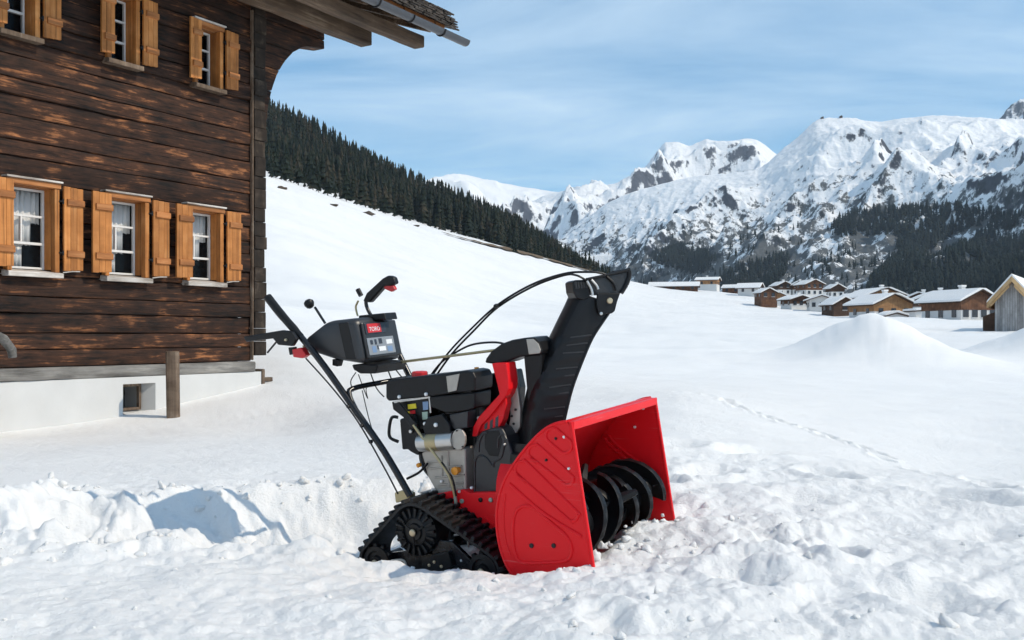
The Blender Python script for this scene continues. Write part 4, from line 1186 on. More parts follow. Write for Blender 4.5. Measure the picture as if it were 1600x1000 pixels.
# ---- tracks
def circ_pts(px, py, w, r, n=28):
    c = P(px, py, w); return [c + MF * r * math.cos(2*math.pi*i/n) + MU * r * math.sin(2*math.pi*i/n) for i in range(n)], c
def hull2(pts):
    pts = sorted(pts)
    def half(ps):
        h = []
        for p in ps:
            while len(h) > 1 and (h[-1][0]-h[-2][0])*(p[1]-h[-2][1]) - (h[-1][1]-h[-2][1])*(p[0]-h[-2][0]) <= 0: h.pop()
            h.append(p)
        return h
    a, b = half(pts), half(pts[::-1]); return a[:-1] + b[:-1]
def make_track(name_w, mirror):
    tr = bpy.data.objects.new('track', None); COL.objects.link(tr); tr.parent = machine; tr.empty_display_size = .1
    w0 = .045; TW = .185
    off = MW * (WID - 2 * w0 - TW) if mirror else Vector((0, 0, 0))
    A, ca = circ_pts(586, 879, w0, .068); B, cb = circ_pts(646, 832, w0, .100); C, cc = circ_pts(752, 893, w0, .068)
    O = ca
    loc = [((p - O).dot(MF), (p - O).dot(MU)) for p in A + B + C]
    h = hull2(loc)
    # resample evenly
    P2 = [Vector((a, b, 0)) for a, b in h]; P2.append(P2[0].copy())
    seg = [(P2[i+1] - P2[i]).length for i in range(len(P2)-1)]; L = sum(seg); N = 126
    pts = []; i = 0; acc = 0
    for k in range(N):
        t = L * k / N
        while acc + seg[i] < t: acc += seg[i]; i += 1
        pts.append(P2[i].lerp(P2[i+1], (t - acc) / seg[i]))
    W3 = lambda q: O + off + MF * q.x + MU * q.y
    V, F = [], []
    nrm = []
    for k in range(N):
        t = (pts[(k+1) % N] - pts[k-1]).normalized(); nv = Vector((t.y, -t.x, 0)); nrm.append((t, nv))
        q = pts[k]
        for (d, w) in ((0, 0), (.011, 0), (.011, TW), (0, TW)):
            V.append(W3(q + nv * d) + MW * w)
    for k in range(N):
        j = (k + 1) % N
        for e in range(4): F.append((k*4+e, k*4+(e+1) % 4, j*4+(e+1) % 4, j*4+e))
    belt = MB().add(V, F).build('belt', 'rubber', tr, smooth=True)
    # moulded lugs: staggered halves, a few millimetres of gap
    for k in range(0, N, 3):
        t, nv = nrm[k]; q = pts[k]
        for (wa, wb, sh) in ((0.0, .062, 0), (.062, .124, .009), (.124, TW, 0)):
            c = W3(q + t * sh + nv * .0105)
            T = MF * t.x + MU * t.y; Nn = MF * nv.x + MU * nv.y
            b = MB(); hw = .0088
            b.hexa([c - T*hw + MW*wa, c + T*hw + MW*wa, c + T*hw + MW*wb, c - T*hw + MW*wb, c - T*hw*.7 + MW*wa + Nn*.017, c + T*hw*.7 + MW*wa + Nn*.017, c + T*hw*.7 + MW*wb + Nn*.017, c - T*hw*.7 + MW*wb + Nn*.017])
            b.build('lug', 'rubber', belt, bevel=.002, bseg=1)
    # drive wheel with moulded ribs
    c = cb + off
    dw = MB().lathe(c + MW * .006, MW, [(.012, -.004), (.030, -.004), (.034, .004), (.050, .006), (.052, .0), (.056, .004), (.088, .014), (.093, .010), (.095, .02), (.095, .09), (.02, .09)], 36).build('drive_wheel', 'black', tr, smooth=True)
    for k in range(18):
        a = 2 * math.pi * k / 18 + .1; d = MF * math.cos(a) + MU * math.sin(a); e = MF * -math.sin(a) + MU * math.cos(a)
        b = MB(); o0 = c + MW * .004
        b.hexa([o0 + d*.056 - e*.004, o0 + d*.056 + e*.004, o0 + d*.090 + e*.006, o0 + d*.090 - e*.006] + [q + MW * .018 for q in (o0 + d*.056 - e*.004, o0 + d*.056 + e*.004, o0 + d*.090 + e*.006, o0 + d*.090 - e*.006)])
        b.build('rib', 'black', dw, bevel=.0015, bseg=1)
    MB().lathe(c - MW * .003, -MW, [(.0135, 0), (.0135, .006), (.008, .010), (.003, .010)], 14).build('hub_bolt', 'bolt', dw, smooth=True)
    for k in range(3):
        a = 2 * math.pi * k / 3 + .5; d = MF * math.cos(a) + MU * math.sin(a)
        MB().tube([c + d * .02 + MW * .001, c + d * .052 + MW * .001], .0035, 6).build('spoke', 'black', dw, smooth=True)
    # idlers with teeth
    for (cx_, r) in ((ca, .060), (cc, .060)):
        c = cx_ + off
        iw = MB().lathe(c + MW * .008, MW, [(.01, -.006), (.022, -.006), (.026, .004), (.040, .006), (.044, -.002), (r, .0), (r, .03), (.03, .035), (.02, .06), (.02, .15)], 28).build('idler_wheel', 'black', tr, smooth=True)
        for k in range(11):
            a = 2*math.pi*k/11; d = MF * math.cos(a) + MU * math.sin(a); e = MF * -math.sin(a) + MU * math.cos(a); o0 = c + MW * .012
            q4 = (o0 + d*(r-.006) - e*.010, o0 + d*(r-.006) + e*.010, o0 + d*(r+.012) + e*.006, o0 + d*(r+.012) - e*.006)
            b = MB().hexa(list(q4) + [q + MW * .02 for q in q4]); b.build('tooth', 'black', iw, bevel=.002, bseg=1)
        MB().lathe(c - MW * .001, -MW, [(.012, 0), (.012, .006), (.007, .011), (.002, .011)], 12).build('hub_bolt', 'bolt', iw, smooth=True)
    # side frame of the track with its bolts, tensioner loop
    fr = MB().prism([q + off for q in PL([(600, 866), (640, 860), (700, 868), (760, 880), (758, 902), (700, 906), (620, 898), (585, 892)], w0 + .055)], MW * .03).build('track_frame', 'black_gloss', tr, bevel=.004)
    fr2 = MB().prism([q + off for q in PL([(672, 868), (700, 862), (706, 884), (690, 896), (668, 890)], w0 + .012)], MW * .04).build('track_bracket', 'black', tr, bevel=.004)
    for (x, y) in ((671, 883), (679, 878), (690, 885)):
        MB().lathe(P(x, y, w0 + .011) + off, -MW, [(.006, 0), (.006, .004), (.002, .006)], 8).build('bolt', 'bolt', fr2, smooth=True)
    MB().tube([q + off for q in spline(PL([(612, 876), (628, 875), (634, 882), (635, 897)], w0 + .01), 4)], .005, 8).build('tension_loop', 'cast', tr, smooth=True)
    pl = MB().prism([q + off for q in PL([(672, 842), (706, 846), (738, 878), (720, 886), (690, 868), (676, 872)], w0 + .03)], MW * .02).build('guide_plate', 'black_gloss', tr, bevel=.004)
make_track('near', False)
make_track('far', True)

# ---- handlebars
near_bar = tubep([(470, 526, .15), (506, 571, .15), (558, 645, .155), (600, 705, .16), (641, 775, .165)], .0135, 'handlebar', 'black_gloss')
MB().tube(spline(PL([(418, 464), (440, 492), (470, 526)], .15), 5), [.018]*6 + [.017]*3 + [.0145]*2, 12).build('grip', 'black', near_bar, smooth=True)
far_bar = tubep([(592, 498, .52), (612, 530, .52), (640, 588, .52), (668, 640, .515), (700, 700, .51), (730, 770, .50)], .0135, 'handlebar', 'black_gloss')
tubep([(577, 462, .50), (572, 470, .50), (574, 482, .50), (582, 497, .50)], .008, 'stick_bracket', 'black_gloss', far_bar)
tubep([(559, 452, .50), (564, 462, .50)], .011, 'stick_boss', 'black', far_bar)
slab([(566, 471), (572, 458), (597, 435), (606, 430), (614, 433), (617, 443), (609, 447), (600, 447), (577, 473)], .49, .034, 'stick_grip', 'black', far_bar, bevel=.008, bseg=3)
slab([(598, 447), (614, 446), (617, 452), (611, 456), (602, 452)], .497, .018, 'trigger', 'red_plastic', far_bar, bevel=.002)
tubep([(560, 470, .50), (556, 480, .50), (559, 494, .50)], .0045, 'stick_rod', 'zinc', far_bar)
# squeeze lever, clamp and shift lever
slab([(380, 526), (440, 516), (455, 518), (463, 530), (456, 541), (434, 539), (426, 529), (384, 534)], .11, .02, 'clutch_lever', 'black', near_bar, bevel=.004)
bolt(447, 531, .108, .006, 'bolt', near_bar)
tubep([(432, 534, .12), (418, 551, .12)], .004, 'lever_rod', 'black_gloss', near_bar)
slab([(456, 546), (470, 543), (478, 555), (472, 560), (458, 558)], .14, .03, 'interlock', 'red_plastic', near_bar, bevel=.003)
slab([(450, 543), (459, 542), (460, 552), (452, 555)], .142, .02, 'interlock_bracket', 'black', near_bar, bevel=.003)
# cross tube behind the engine
tubep([(556, 640, .165), (546, 618, .17), (552, 607, .2), (600, 597, .34), (655, 588, .50)], .011, 'cross_tube', 'black_gloss')
# cables running down the near bar
for (pts, r) in (([(478, 560, .15), (520, 607, .14), (560, 660, .14), (600, 730, .15), (622, 772, .16)], .0035), ([(566, 610, .2), (578, 660, .22), (592, 700, .2)], .002),
                 ([(556, 582, .3), (548, 596, .3), (552, 612, .3)], .0025), ([(578, 580, .3), (588, 606, .3), (600, 620, .3)], .0025), ([(560, 585, .35), (574, 622, .35), (572, 608, .33), (579, 600, .33)], .002),
                 ([(612, 570, .42), (630, 592, .42)], .003), ([(605, 575, .42), (613, 596, .42)], .003)):
    tubep(pts, r, 'control_cable', 'black', seg=6)
for (x, y) in ((545, 635), (580, 690), (566, 665)):
    bolt(x, y, .145, .008, 'black_gloss', near_bar, 'clip', .01)

# ---- control console
con_pts = [(471, 531), (508, 502), (553, 497), (567, 570), (522, 563), (477, 548)]
cq = PL(con_pts, .175); cm = sum(cq, Vector((0, 0, 0))) / len(cq)
cl = []
for i in range(len(cq)):                      # rounded outline: corners cut back along both edges
    p0, p1, p2 = cq[i-1], cq[i], cq[(i+1) % len(cq)]
    a_, b_ = p1 + (p0 - p1).normalized() * min(.028, .4 * (p0 - p1).length), p1 + (p2 - p1).normalized() * min(.028, .4 * (p2 - p1).length)
    for t in (0, .25, .5, .75, 1): cl.append(a_ * (1-t)**2 + p1 * 2*t*(1-t) + b_ * t*t)
V, F = [], []; nq = len(cl)
SEC = [(0, .80), (.006, .90), (.018, .965), (.035, 1.0), (.235, 1.0), (.252, .965), (.264, .90), (.27, .80)]
for (w_, k_) in SEC: V += [cm + (p - cm) * k_ + MW * w_ for p in cl]
for i in range(len(SEC) - 1):
    for j in range(nq): F.append((i*nq+j, i*nq+(j+1) % nq, (i+1)*nq+(j+1) % nq, (i+1)*nq+j))
F += [tuple(range(nq)), tuple(range((len(SEC)-1)*nq, len(SEC)*nq))]
console = MB().add(V, F).build('console', 'grey_plastic', machine, smooth=True, sharp=60)
slab([(528, 505), (543, 503), (556, 562), (540, 562)], .1725, .01, 'console_band', 'black', console, bevel=.003)
f0, f1 = P(553, 498, .175), P(567, 569, .175)
fe = f1 - f0
fn = fe.cross(MW).normalized()
if fn.dot(MF) < 0: fn = -fn
def face(a, b, c, d, lift, th, name, mat, parent, bev=.003, skew=0.0):
    """plate on the front face of the console: a..b across, c..d down (0..1)"""
    q = [f0 + MW * (.27 * a) + fe * c, f0 + MW * (.27 * b) + fe * c, f0 + MW * (.27 * b) + fe * d, f0 + MW * (.27 * a) + fe * d]
    q = [p + fn * lift for p in q]
    return MB().prism(q, fn * th).build(name, mat, parent, bevel=bev)
fp = face(.10, .92, .10, .90, 0.001, .012, 'dash_face', 'grey_plastic', console, .008)
lg = face(.14, .62, .13, .37, .0135, .003, 'logo_plate', 'decal_dark', console, .002)
face(.18, .50, .15, .35, .0168, .002, 'logo_badge', 'red_plastic', lg, .001)
dg = face(.13, .76, .46, .84, .0135, .003, 'diagram_plate', 'label_grey', console, .004)
for (a, b, c, d, m) in ((.22, .28, .50, .60, 'decal_dark'), (.32, .37, .49, .61, 'decal_dark'), (.42, .50, .48, .60, 'decal_dark'), (.24, .33, .64, .78, 'decal_blue'), (.40, .56, .66, .76, 'white_ink'), (.60, .74, .52, .62, 'white_ink'), (.60, .72, .67, .79, 'decal_blue'), (.36, .39, .63, .72, 'decal_dark')):
    face(a - .03, b - .03, c + .01, d + .01, .0167, .0006, 'diagram_mark', m, dg, 0)
# lettering on the badge
tx = bpy.data.curves.new('badge_lettering', 'FONT'); tx.body = 'TORO'; tx.size = .024; tx.align_x = 'CENTER'; tx.align_y = 'CENTER'; tx.extrude = .0004
tx.materials.append(M['white_ink'])
_t = bpy.data.objects.new('badge_lettering', tx); COL.objects.link(_t)
bpy.context.view_layer.update()
_me = bpy.data.meshes.new_from_object(_t.evaluated_get(bpy.context.evaluated_depsgraph_get())); bpy.data.objects.remove(_t)
_me.name = 'badge_lettering'
to = bpy.data.objects.new('badge_lettering', _me); COL.objects.link(to); to.parent = lg
tcn = f0 + MW * (.27 * .34) + fe * .275 + fn * .0193
ux = MW; uy = -fe.normalized(); uy = (uy - ux * uy.dot(ux)).normalized(); uz = ux.cross(uy)
to.matrix_local = MROOT.inverted() @ Matrix(((ux.x, uy.x, uz.x, tcn.x), (ux.y, uy.y, uz.y, tcn.y), (ux.z, uy.z, uz.z, tcn.z), (0, 0, 0, 1)))
slab([(549, 570), (566, 568), (590, 570), (586, 584), (562, 584), (552, 578)], .22, .2, 'console_foot', 'black', console, bevel=.006)
slab([(519, 561), (530, 563), (527, 573), (519, 571)], .18, .03, 'console_clip', 'black', console, bevel=.003)
bolt(487, 553, .17, .005, 'bolt', console); bolt(475, 541, .165, .005, 'bolt', console)
sh = tubep([(508, 505, .27), (492, 480, .27)], .0055, 'shift_lever', 'black_gloss')
MB().lathe(P(485, 475, .27) - MU * .012, (MU * .9 - MF * .45).normalized(), [(.006, -.006), (.016, .0), (.022, .014), (.021, .024), (.012, .032), (.003, .034)], 16).build('knob', 'black', sh, smooth=True)
slab([(560, 493), (600, 489), (603, 500), (560, 502)], .30, .08, 'console_cap', 'black', console, bevel=.004)

# ---- engine
engine = bpy.data.objects.new('engine', None); COL.objects.link(engine); engine.parent = machine; engine.empty_display_size = .1
def eng(pts, w, dw, name, mat, bevel=.004, **k): return slab(pts, w, dw, name, mat, engine, bevel=bevel, **k)
def eb(x, y, w, r, m): bolt(x, y, w, r, m, engine)
eng([(602, 599), (609, 593), (690, 584), (728, 579), (738, 581), (742, 590), (742, 611), (704, 615), (694, 617), (606, 627), (602, 622)], .20, .13, 'fuel_tank', 'black', .010, bseg=3)
eng([(668, 620), (742, 613), (741, 638), (728, 642), (697, 646), (672, 636)], .205, .12, 'air_cleaner', 'black', .007, bseg=3)
eng([(697, 588), (718, 584), (713, 610), (700, 613)], .1965, .004, 'tank_sticker', 'cast', .001)
eng([(702, 648), (731, 642), (730, 669), (712, 672), (704, 668)], .21, .12, 'cylinder_shroud', 'grey_plastic', .004)
cap = MB(); cpo = P(656, 588, .28)
prof = [(.030, -.01), (.030, .016), (.026, .020), (.004, .021)]
V, F = [], []; n = 32
for (r, d) in prof:
    for k in range(n):
        a = 2*math.pi*k/n; rr = r + (.0022 if (k % 4 < 2 and r > .02) else 0)
        V.append(cpo + MU * d + (MF * math.cos(a) + MW * math.sin(a)) * rr)
for i in range(len(prof) - 1):
    for k in range(n): F.append((i*n+k, i*n+(k+1) % n, (i+1)*n+(k+1) % n, (i+1)*n+k))
F.append(tuple(range(3*n, 4*n)))
cap.add(V, F).build('fuel_cap', 'red_plastic', engine, smooth=True)
eng([(742, 588), (776, 582), (782, 612), (778, 676), (742, 690), (738, 650)], .36, .2, 'engine_rear', 'black', .008)
eng([(735, 590), (744, 588), (748, 660), (737, 662)], .27, .09, 'engine_duct', 'black', .006)
tubep([(746, 584, .30), (747, 615, .30), (749, 650, .30)], .010, 'filler_tube', 'black_gloss', engine)
oc = MB().lathe(P(745, 582, .30), MU, [(.008, -.006), (.019, -.004), (.019, .006), (.009, .008), (.009, .020), (.003, .021)], 14).build('dipstick_cap', 'orange', engine, smooth=True)
# control panel on the near side
eng([(612, 628), (670, 621), (672, 634), (670, 668), (650, 672), (640, 660), (614, 640)], .214, .05, 'control_panel', 'black', .003)
eng([(614, 627), (672, 619), (672, 622), (616, 630)], .208, .01, 'panel_bracket', 'steel', .001)
tubep([(671, 620, .208), (673, 645, .208)], .004, 'panel_edge', 'steel', engine)
eng([(637, 632), (649, 630.5), (650.5, 638), (637.5, 639.5)], .211, .003, 'warning_sticker', 'yellow', 0)
eng([(640, 642), (648, 641), (648.5, 646), (641, 647)], .211, .003, 'switch_tag', 'red_plastic', 0)
eng([(636.5, 643), (639.5, 642.5), (640, 646), (637.2, 646.5)], .211, .003, 'switch_mark', 'yellow', 0)
eng([(660, 628), (669, 627), (669, 640), (661, 641)], .211, .003, 'carburettor_window', 'decal_blue', .001)
eng([(659, 644), (668, 643), (668, 655), (660, 656)], .211, .003, 'carburettor_window', 'green_zinc', .001)
for (x, y) in ((624, 620), (666, 616)): eb(x, y, .199, .0075, 'white_bolt')
eb(664, 662, .20, .0075, 'white_bolt'); eb(681, 664, .19, .0085, 'white_bolt'); eb(642, 674, .198, .008, 'steel'); eb(748, 653, .26, .007, 'white_bolt')
eng([(668, 652), (690, 647), (702, 664), (704, 676), (664, 682), (660, 668)], .192, .02, 'choke_cover', 'black', .004)
eng([(655, 640), (742, 636), (742, 700), (662, 706)], .275, .14, 'engine_block', 'black', .006)
for k in range(5):
    MB().tube(PL([(664, 648 + k * 9), (736, 644 + k * 9)], .272), .0035, 6).build('cooling_fin', 'black_gloss', engine, smooth=True)
# recoil side: blower housing
bh = P(690, 712, .235)
MB().lathe(bh, MW, [(.05, -.006), (.088, -.002), (.106, .008), (.110, .02), (.110, .075), (.05, .08)], 36).build('blower_housing', 'black', engine, smooth=True)
MB().lathe(bh - MW * .002, -MW, [(.106, 0), (.106, .004), (.099, .006), (.095, .002), (.095, -.002)], 36).build('housing_ring', 'black_gloss', engine, smooth=True)
eng([(624, 655), (648, 647), (656, 676), (660, 700), (652, 712), (641, 706), (636, 702), (628, 703)], .205, .05, 'recoil_cover', 'black', .006)
tubep([(622, 652, .21), (612, 653, .2), (608, 672, .2), (610, 684, .2), (622, 690, .2)], .0065, 'pull_handle', 'black', engine)
# muffler and crankcase
m0, m1 = P(654, 692, .21), P(712, 688, .21)
mfl = MB().lathe(m0, m1 - m0, [(.018, 0), (.034, .008), (.036, .02), (.036, (m1 - m0).length)], 24).build('starter_motor', 'steel', engine, smooth=True)
MB().lathe(m0 + (m1 - m0) * .3 - MW * .0, m1 - m0, [(.0368, 0), (.0368, .05)], 24).build('motor_band', 'zinc', mfl, smooth=True)
ov = [(716 + 11 * math.cos(t), 687 + 17 * math.sin(t)) for t in np.linspace(0, 2*math.pi, 18, endpoint=False)]
op = eng(ov, .185, .012, 'gear_cover', 'cast', .003)
for (x, y) in ((714, 673), (723, 698), (710, 701)): bolt(x, y, .184, .003, 'black_gloss', op)
crank = eng([(658, 707), (668, 702), (727, 700), (728, 768), (700, 771), (682, 770), (668, 745)], .215, .18, 'crankcase', 'cast', .008, bseg=3)
for (x0, y0, x1, y1) in ((668, 722, 690, 721), (672, 732, 722, 728), (680, 746, 726, 742), (684, 758, 724, 754), (700, 704, 702, 766), (690, 712, 691, 745)):
    MB().tube(PL([(x0, y0), (x1, y1)], .214), .004, 6).build('casting_rib', 'cast', crank, smooth=True)
eb(690, 752, .21, .006, 'white_bolt'); eb(676, 765, .2, .006, 'white_bolt'); eb(718, 768, .2, .006, 'white_bolt'); eb(737, 762, .2, .006, 'white_bolt')
MB().lathe(P(714, 735, .205), -MW, [(.012, -.01), (.012, .004), (.016, .006), (.016, .018), (.004, .02)], 8).build('oil_plug', 'orange', engine, smooth=True)
MB().lathe(P(654, 727, .205), -MW, [(.008, -.01), (.009, .004), (.004, .008)], 8).build('oil_plug', 'orange', engine, smooth=True)
tubep([(668, 724, .2), (655, 738, .2), (636, 748, .2)], .005, 'drain_hose', 'black', engine)
# speed rod: dark flat upper bar, zinc lower rod, hook
slab([(614, 632), (622, 628), (652, 664), (645, 671)], .18, .010, 'speed_lever', 'black', bevel=.002)
tubep([(646, 664, .182), (672, 700, .182), (697, 735, .182), (706, 756, .184), (711, 778, .186)], .0055, 'speed_rod', 'zinc')
tubep([(711, 776, .185), (712, 787, .185), (708, 800, .185)], .0065, 'rod_hook', 'green_zinc')
tubep([(690, 722, .176), (706, 745, .176), (713, 775, .178)], .004, 'control_cable', 'black', seg=6)

# ---- belt cover, red frame strut
strut = slab([(768, 568), (791, 567), (794, 590), (795, 608), (791, 618), (764, 652), (752, 664), (744, 682), (737, 682), (739, 667), (747, 652), (780, 616), (776, 598)], .24, .07, 'frame_strut', 'red', bevel=.004)
slab([(790, 622), (791, 632), (786, 655), (778, 672), (745, 676), (753, 664), (766, 651)], .255, .04, 'strut_web', 'red', strut, bevel=.003)
for k in range(3):
    x = 757 + k * 8.5
    slab([(x, 663 - k * 5), (x + 5, 659 - k * 5), (x + 4, 670), (x - .5, 671)], .2545, .002, 'vent_slot', 'decal_dark', strut, bevel=0)
cover = slab([(752, 674), (772, 668), (783, 669), (790, 682), (803, 714), (797, 742), (789, 772), (738, 773), (738, 700), (744, 684)], .225, .13, 'belt_cover', 'grey_plastic', bevel=.010, bseg=3)
slab([(757, 674), (780, 672), (785, 690), (778, 714), (764, 712), (757, 700)], .2235, .006, 'cover_recess', 'black', cover, bevel=.003)
for q in ([(748, 706), (749, 690), (755, 678), (761, 676)], [(778, 700), (779, 684), (786, 679), (791, 686)], [(771, 730), (772, 722), (782, 716), (786, 705), (788, 690)], [(742, 770), (742, 722), (750, 712), (760, 716), (769, 728)]):
    MB().tube(spline(PL(q, .2235), 4), .0038, 8).build('cover_bead', 'grey_plastic', cover, smooth=True)
eb(789, 694, .222, .005, 'steel'); eb(737, 698, .222, .005, 'bolt')
slab([(796, 572), (804, 576), (813, 640), (812, 668), (797, 690), (788, 690), (797, 655)], .30, .02, 'support_plate', 'cast', bevel=.003)
for (x, y) in ((800, 650), (803, 662), (806, 640)): bolt(x, y, .30, .005, 'black_gloss', machine, 'plate_bolt')
slab([(793, 606), (802, 620), (806, 650), (796, 668), (790, 660), (793, 632)], .31, .05, 'gear_linkage', 'black', bevel=.004)

# ---- chute gear head
gh = slab([(757, 567), (759, 560), (767, 549), (783, 537), (800, 531), (818, 528), (834, 527), (841, 534), (846, 547), (845, 554), (826, 556), (812, 558), (789, 567), (772, 569)], .29, .11, 'chute_gear_head', 'black', bevel=.007, bseg=3)
slab([(822, 530), (833, 529.5), (841, 537), (844.5, 547), (843.5, 552), (826, 554)], .2885, .004, 'gear_window', 'cast', gh, bevel=.002)
slab([(818, 556), (845, 553), (846, 600), (840, 650), (828, 690), (824, 650), (823, 610)], .30, .06, 'chute_post', 'black', bevel=.005)
tubep([(607, 568, .40), (680, 559, .36), (760, 549, .34), (800, 544, .34)], .0055, 'chute_crank_rod', 'zinc')

# ---- discharge chute: curved channel turned to throw to the right
CA = math.radians(14.0)
CFv = Vector((math.cos(CA), math.sin(CA), 0)); CWv = Vector((-math.sin(CA), math.cos(CA), 0))
CO = P(850, 620, .36)
def C(px, py, w): return plane_pt(px, py, CO + CWv * w, CWv)
LFT = [(822, 702), (828, 660), (836, 616), (847, 583), (863, 548), (882, 508), (898, 475), (906, 457)]
RGT = [(872, 702), (882, 655), (893, 610), (907, 571), (926, 527), (938, 508), (949, 492), (960, 476)]
def resamp(pts, n):
    t = np.linspace(0, len(pts) - 1, n); x = pchip(range(len(pts)), [p[0] for p in pts], t); y = pchip(range(len(pts)), [p[1] for p in pts], t)
    return list(zip(x, y))
NL = 70
Lp = [C(x, y, -.080) for x, y in resamp(LFT, NL)]; Rp = [C(x, y, -.080) for x, y in resamp(RGT, NL)]
V, F = [], []
DW = .16
for i in range(NL):
    l, r = Lp[i], Rp[i]; e = (r - l)
    sw = 0.0; t = i / (NL - 1)
    # corrugations across the side walls
    for c in (.16, .27, .38, .49, .60):
        sw += math.exp(-((t - c) / .016) ** 2)
    rb = 0.003 * sw
    # section: front lip near, near wall, rounded back, far wall, front lip far
    V += [r + CWv * .012 + e * -.02, r + CWv * .0, l + e * .62 - CWv * rb, l + e * .22 - CWv * rb, l + e * .10 + CWv * .006, l + e * .02 + CWv * .03, l + CWv * .06, l + CWv * (DW - .06), l + e * .02 + CWv * (DW - .03), l + e * .10 + CWv * (DW - .006), l + e * .22 + CWv * (DW + rb), r + CWv * DW, r + CWv * (DW - .012) + e * -.02]
K = 13
for i in range(NL - 1):
    for j in range(K - 1): F.append((i*K+j, i*K+j+1, i*K+K+j+1, i*K+K+j))
chute = MB().add(V, F).build('discharge_chute', 'black', machine, smooth=True, solid=.005, sharp=45)
MB().tube([Rp[i] for i in range(NL)], .006, 8).build('chute_lip', 'black', chute, smooth=True)
MB().tube([Rp[i] + CWv * DW for i in range(NL)], .006, 8).build('chute_lip', 'black', chute, smooth=True)
for c in (.16, .205, .27, .315, .38, .425, .49, .535, .60):
    i = int(round(c * (NL - 1))); r = Rp[i]; l = min(Lp, key=lambda q: abs(q.z - (r.z - .012))); e = r - l
    MB().tube([l + e * .34 - CWv * .001, l + e * .93 - CWv * .002], .0036, 6).build('chute_rib', 'grey_plastic', chute, smooth=True)  # lighter plastic than the chute: the ribs' highlights are put into their colour
# ring at the foot of the chute
rc = (Lp[0] + Rp[0]) / 2 + CWv * DW / 2 - Vector((0, 0, .02))
MB().lathe(rc, (0, 0, 1), [(.095, -.04), (.115, -.03), (.115, .0), (.100, .01), (.098, .04), (.09, .04), (.09, -.04)], 32).build('chute_ring', 'black', chute, smooth=True)
# deflector cap
def zc(a, b): return (860 + .1 * a, 410 + .1 * b)
dfl = [zc(*q) for q in ((560, 270), (720, 232), (880, 205), (1230, 125), (1240, 190), (1200, 330), (1110, 470), (1090, 490), (740, 485), (640, 400))]
dp = [C(x, y, -.088) for x, y in dfl]
V = []; n = len(dp)
defl = MB().prism(dp, CWv * .006).build('deflector_side', 'grey_plastic', chute, bevel=.002)
MB().prism([q + CWv * .170 for q in dp], CWv * .006).build('deflector_side', 'grey_plastic', chute, bevel=.002)
MB().hexa([dp[0], dp[3], dp[3] - Vector((0, 0, .006)), dp[0] - Vector((0, 0, .006))] + [q + CWv * .176 for q in (dp[0], dp[3], dp[3] - Vector((0, 0, .006)), dp[0] - Vector((0, 0, .006)))]).build('deflector_top', 'black', chute, bevel=.002)
rp = [C(*zc(*q), -.091) for q in ((1225, 120), (1235, 190), (1195, 330), (1105, 480))]
for w in (0, .18): MB().tube([q + CWv * w for q in spline(rp, 4)], .0085, 8).build('deflector_rim', 'black', chute, smooth=True)
MB().tube([rp[0], rp[0] + CWv * .18], .0085, 8).build('deflector_rim', 'black', chute, smooth=True)
MB().tube([C(*zc(560, 268), -.09), C(*zc(890, 200), -.09), C(*zc(1225, 120), -.09)], .006, 8).build('deflector_rim', 'black', chute, smooth=True)
pv = MB().prism([C(*zc(*q), -.100) for q in ((735, 485), (1095, 480), (1045, 620), (1010, 760), (960, 800), (880, 800), (800, 830), (750, 780), (720, 640))], CWv * .010).build('pivot_plate', 'black', chute, bevel=.003)
MB().lathe(C(*zc(925, 600), -.101), -CWv, [(.012, 0), (.012, .003), (.010, .006), (.003, .007)], 14).build('pivot_bolt', 'bolt', pv, smooth=True)
MB().lathe(C(*zc(790, 800), -.101), -CWv, [(.006, 0), (.006, .004), (.002, .005)], 10).build('pivot_rivet', 'steel', pv, smooth=True)
# cable bracket with ridges at the back of the cap
cbk = MB().prism([C(*zc(*q), -.085) for q in ((345, 305), (395, 275), (560, 268), (610, 300), (650, 440), (610, 560), (510, 600), (410, 560), (365, 470))], CWv * .10).build('cable_bracket', 'black', chute, bevel=.006, bseg=3)
for k in range(5):
    x = 400 + k * 42
    MB().tube([C(*zc(x - 12, 300 + 4 * k), -.087), C(*zc(x + 10, 410 - 3 * k), -.087)], .0042, 8).build('bracket_ridge', 'grey_plastic', cbk, smooth=True)
for k, q in enumerate(([(570, 290), (640, 420), (660, 520)], [(640, 270), (720, 360), (745, 420)], [(880, 220), (985, 320), (1030, 440)])):
    MB().tube(spline([C(*zc(*c), -.096) for c in q], 4), .005, 8).build('cable_end', 'steel' if k < 2 else 'black', chute, smooth=True)
# the two long cables to the cap and the loop behind the engine
for pts in ([(958, 444, 'c'), (944, 428, 'c'), (915, 425, 'c'), (880, 428, .40), (830, 445, .40), (778, 476, .40), (735, 515, .40), (700, 552, .40), (672, 592, .40)],
            [(916, 438, 'c'), (900, 430, 'c'), (880, 430.5, .405), (832, 448, .405), (778, 480, .405), (740, 517, .405), (706, 553, .405), (678, 592, .405)],
            [(800, 541, .33), (775, 535, .35), (740, 538, .37), (715, 549, .38), (690, 566, .39), (672, 588, .39)]):
    c = [C(a, b, -.09) if w == 'c' else P(a, b, w) for a, b, w in pts]
    MB().tube(spline(c, 6), .0042, 8).build('chute_cable', 'black', machine, smooth=True)
bolt(777, 478, .395, .009, 'black', machine, 'cable_tie', .018)
tubep([(672, 592, .40), (700, 590, .42), (742, 582, .44)], .0035, 'control_cable', 'black', seg=6)
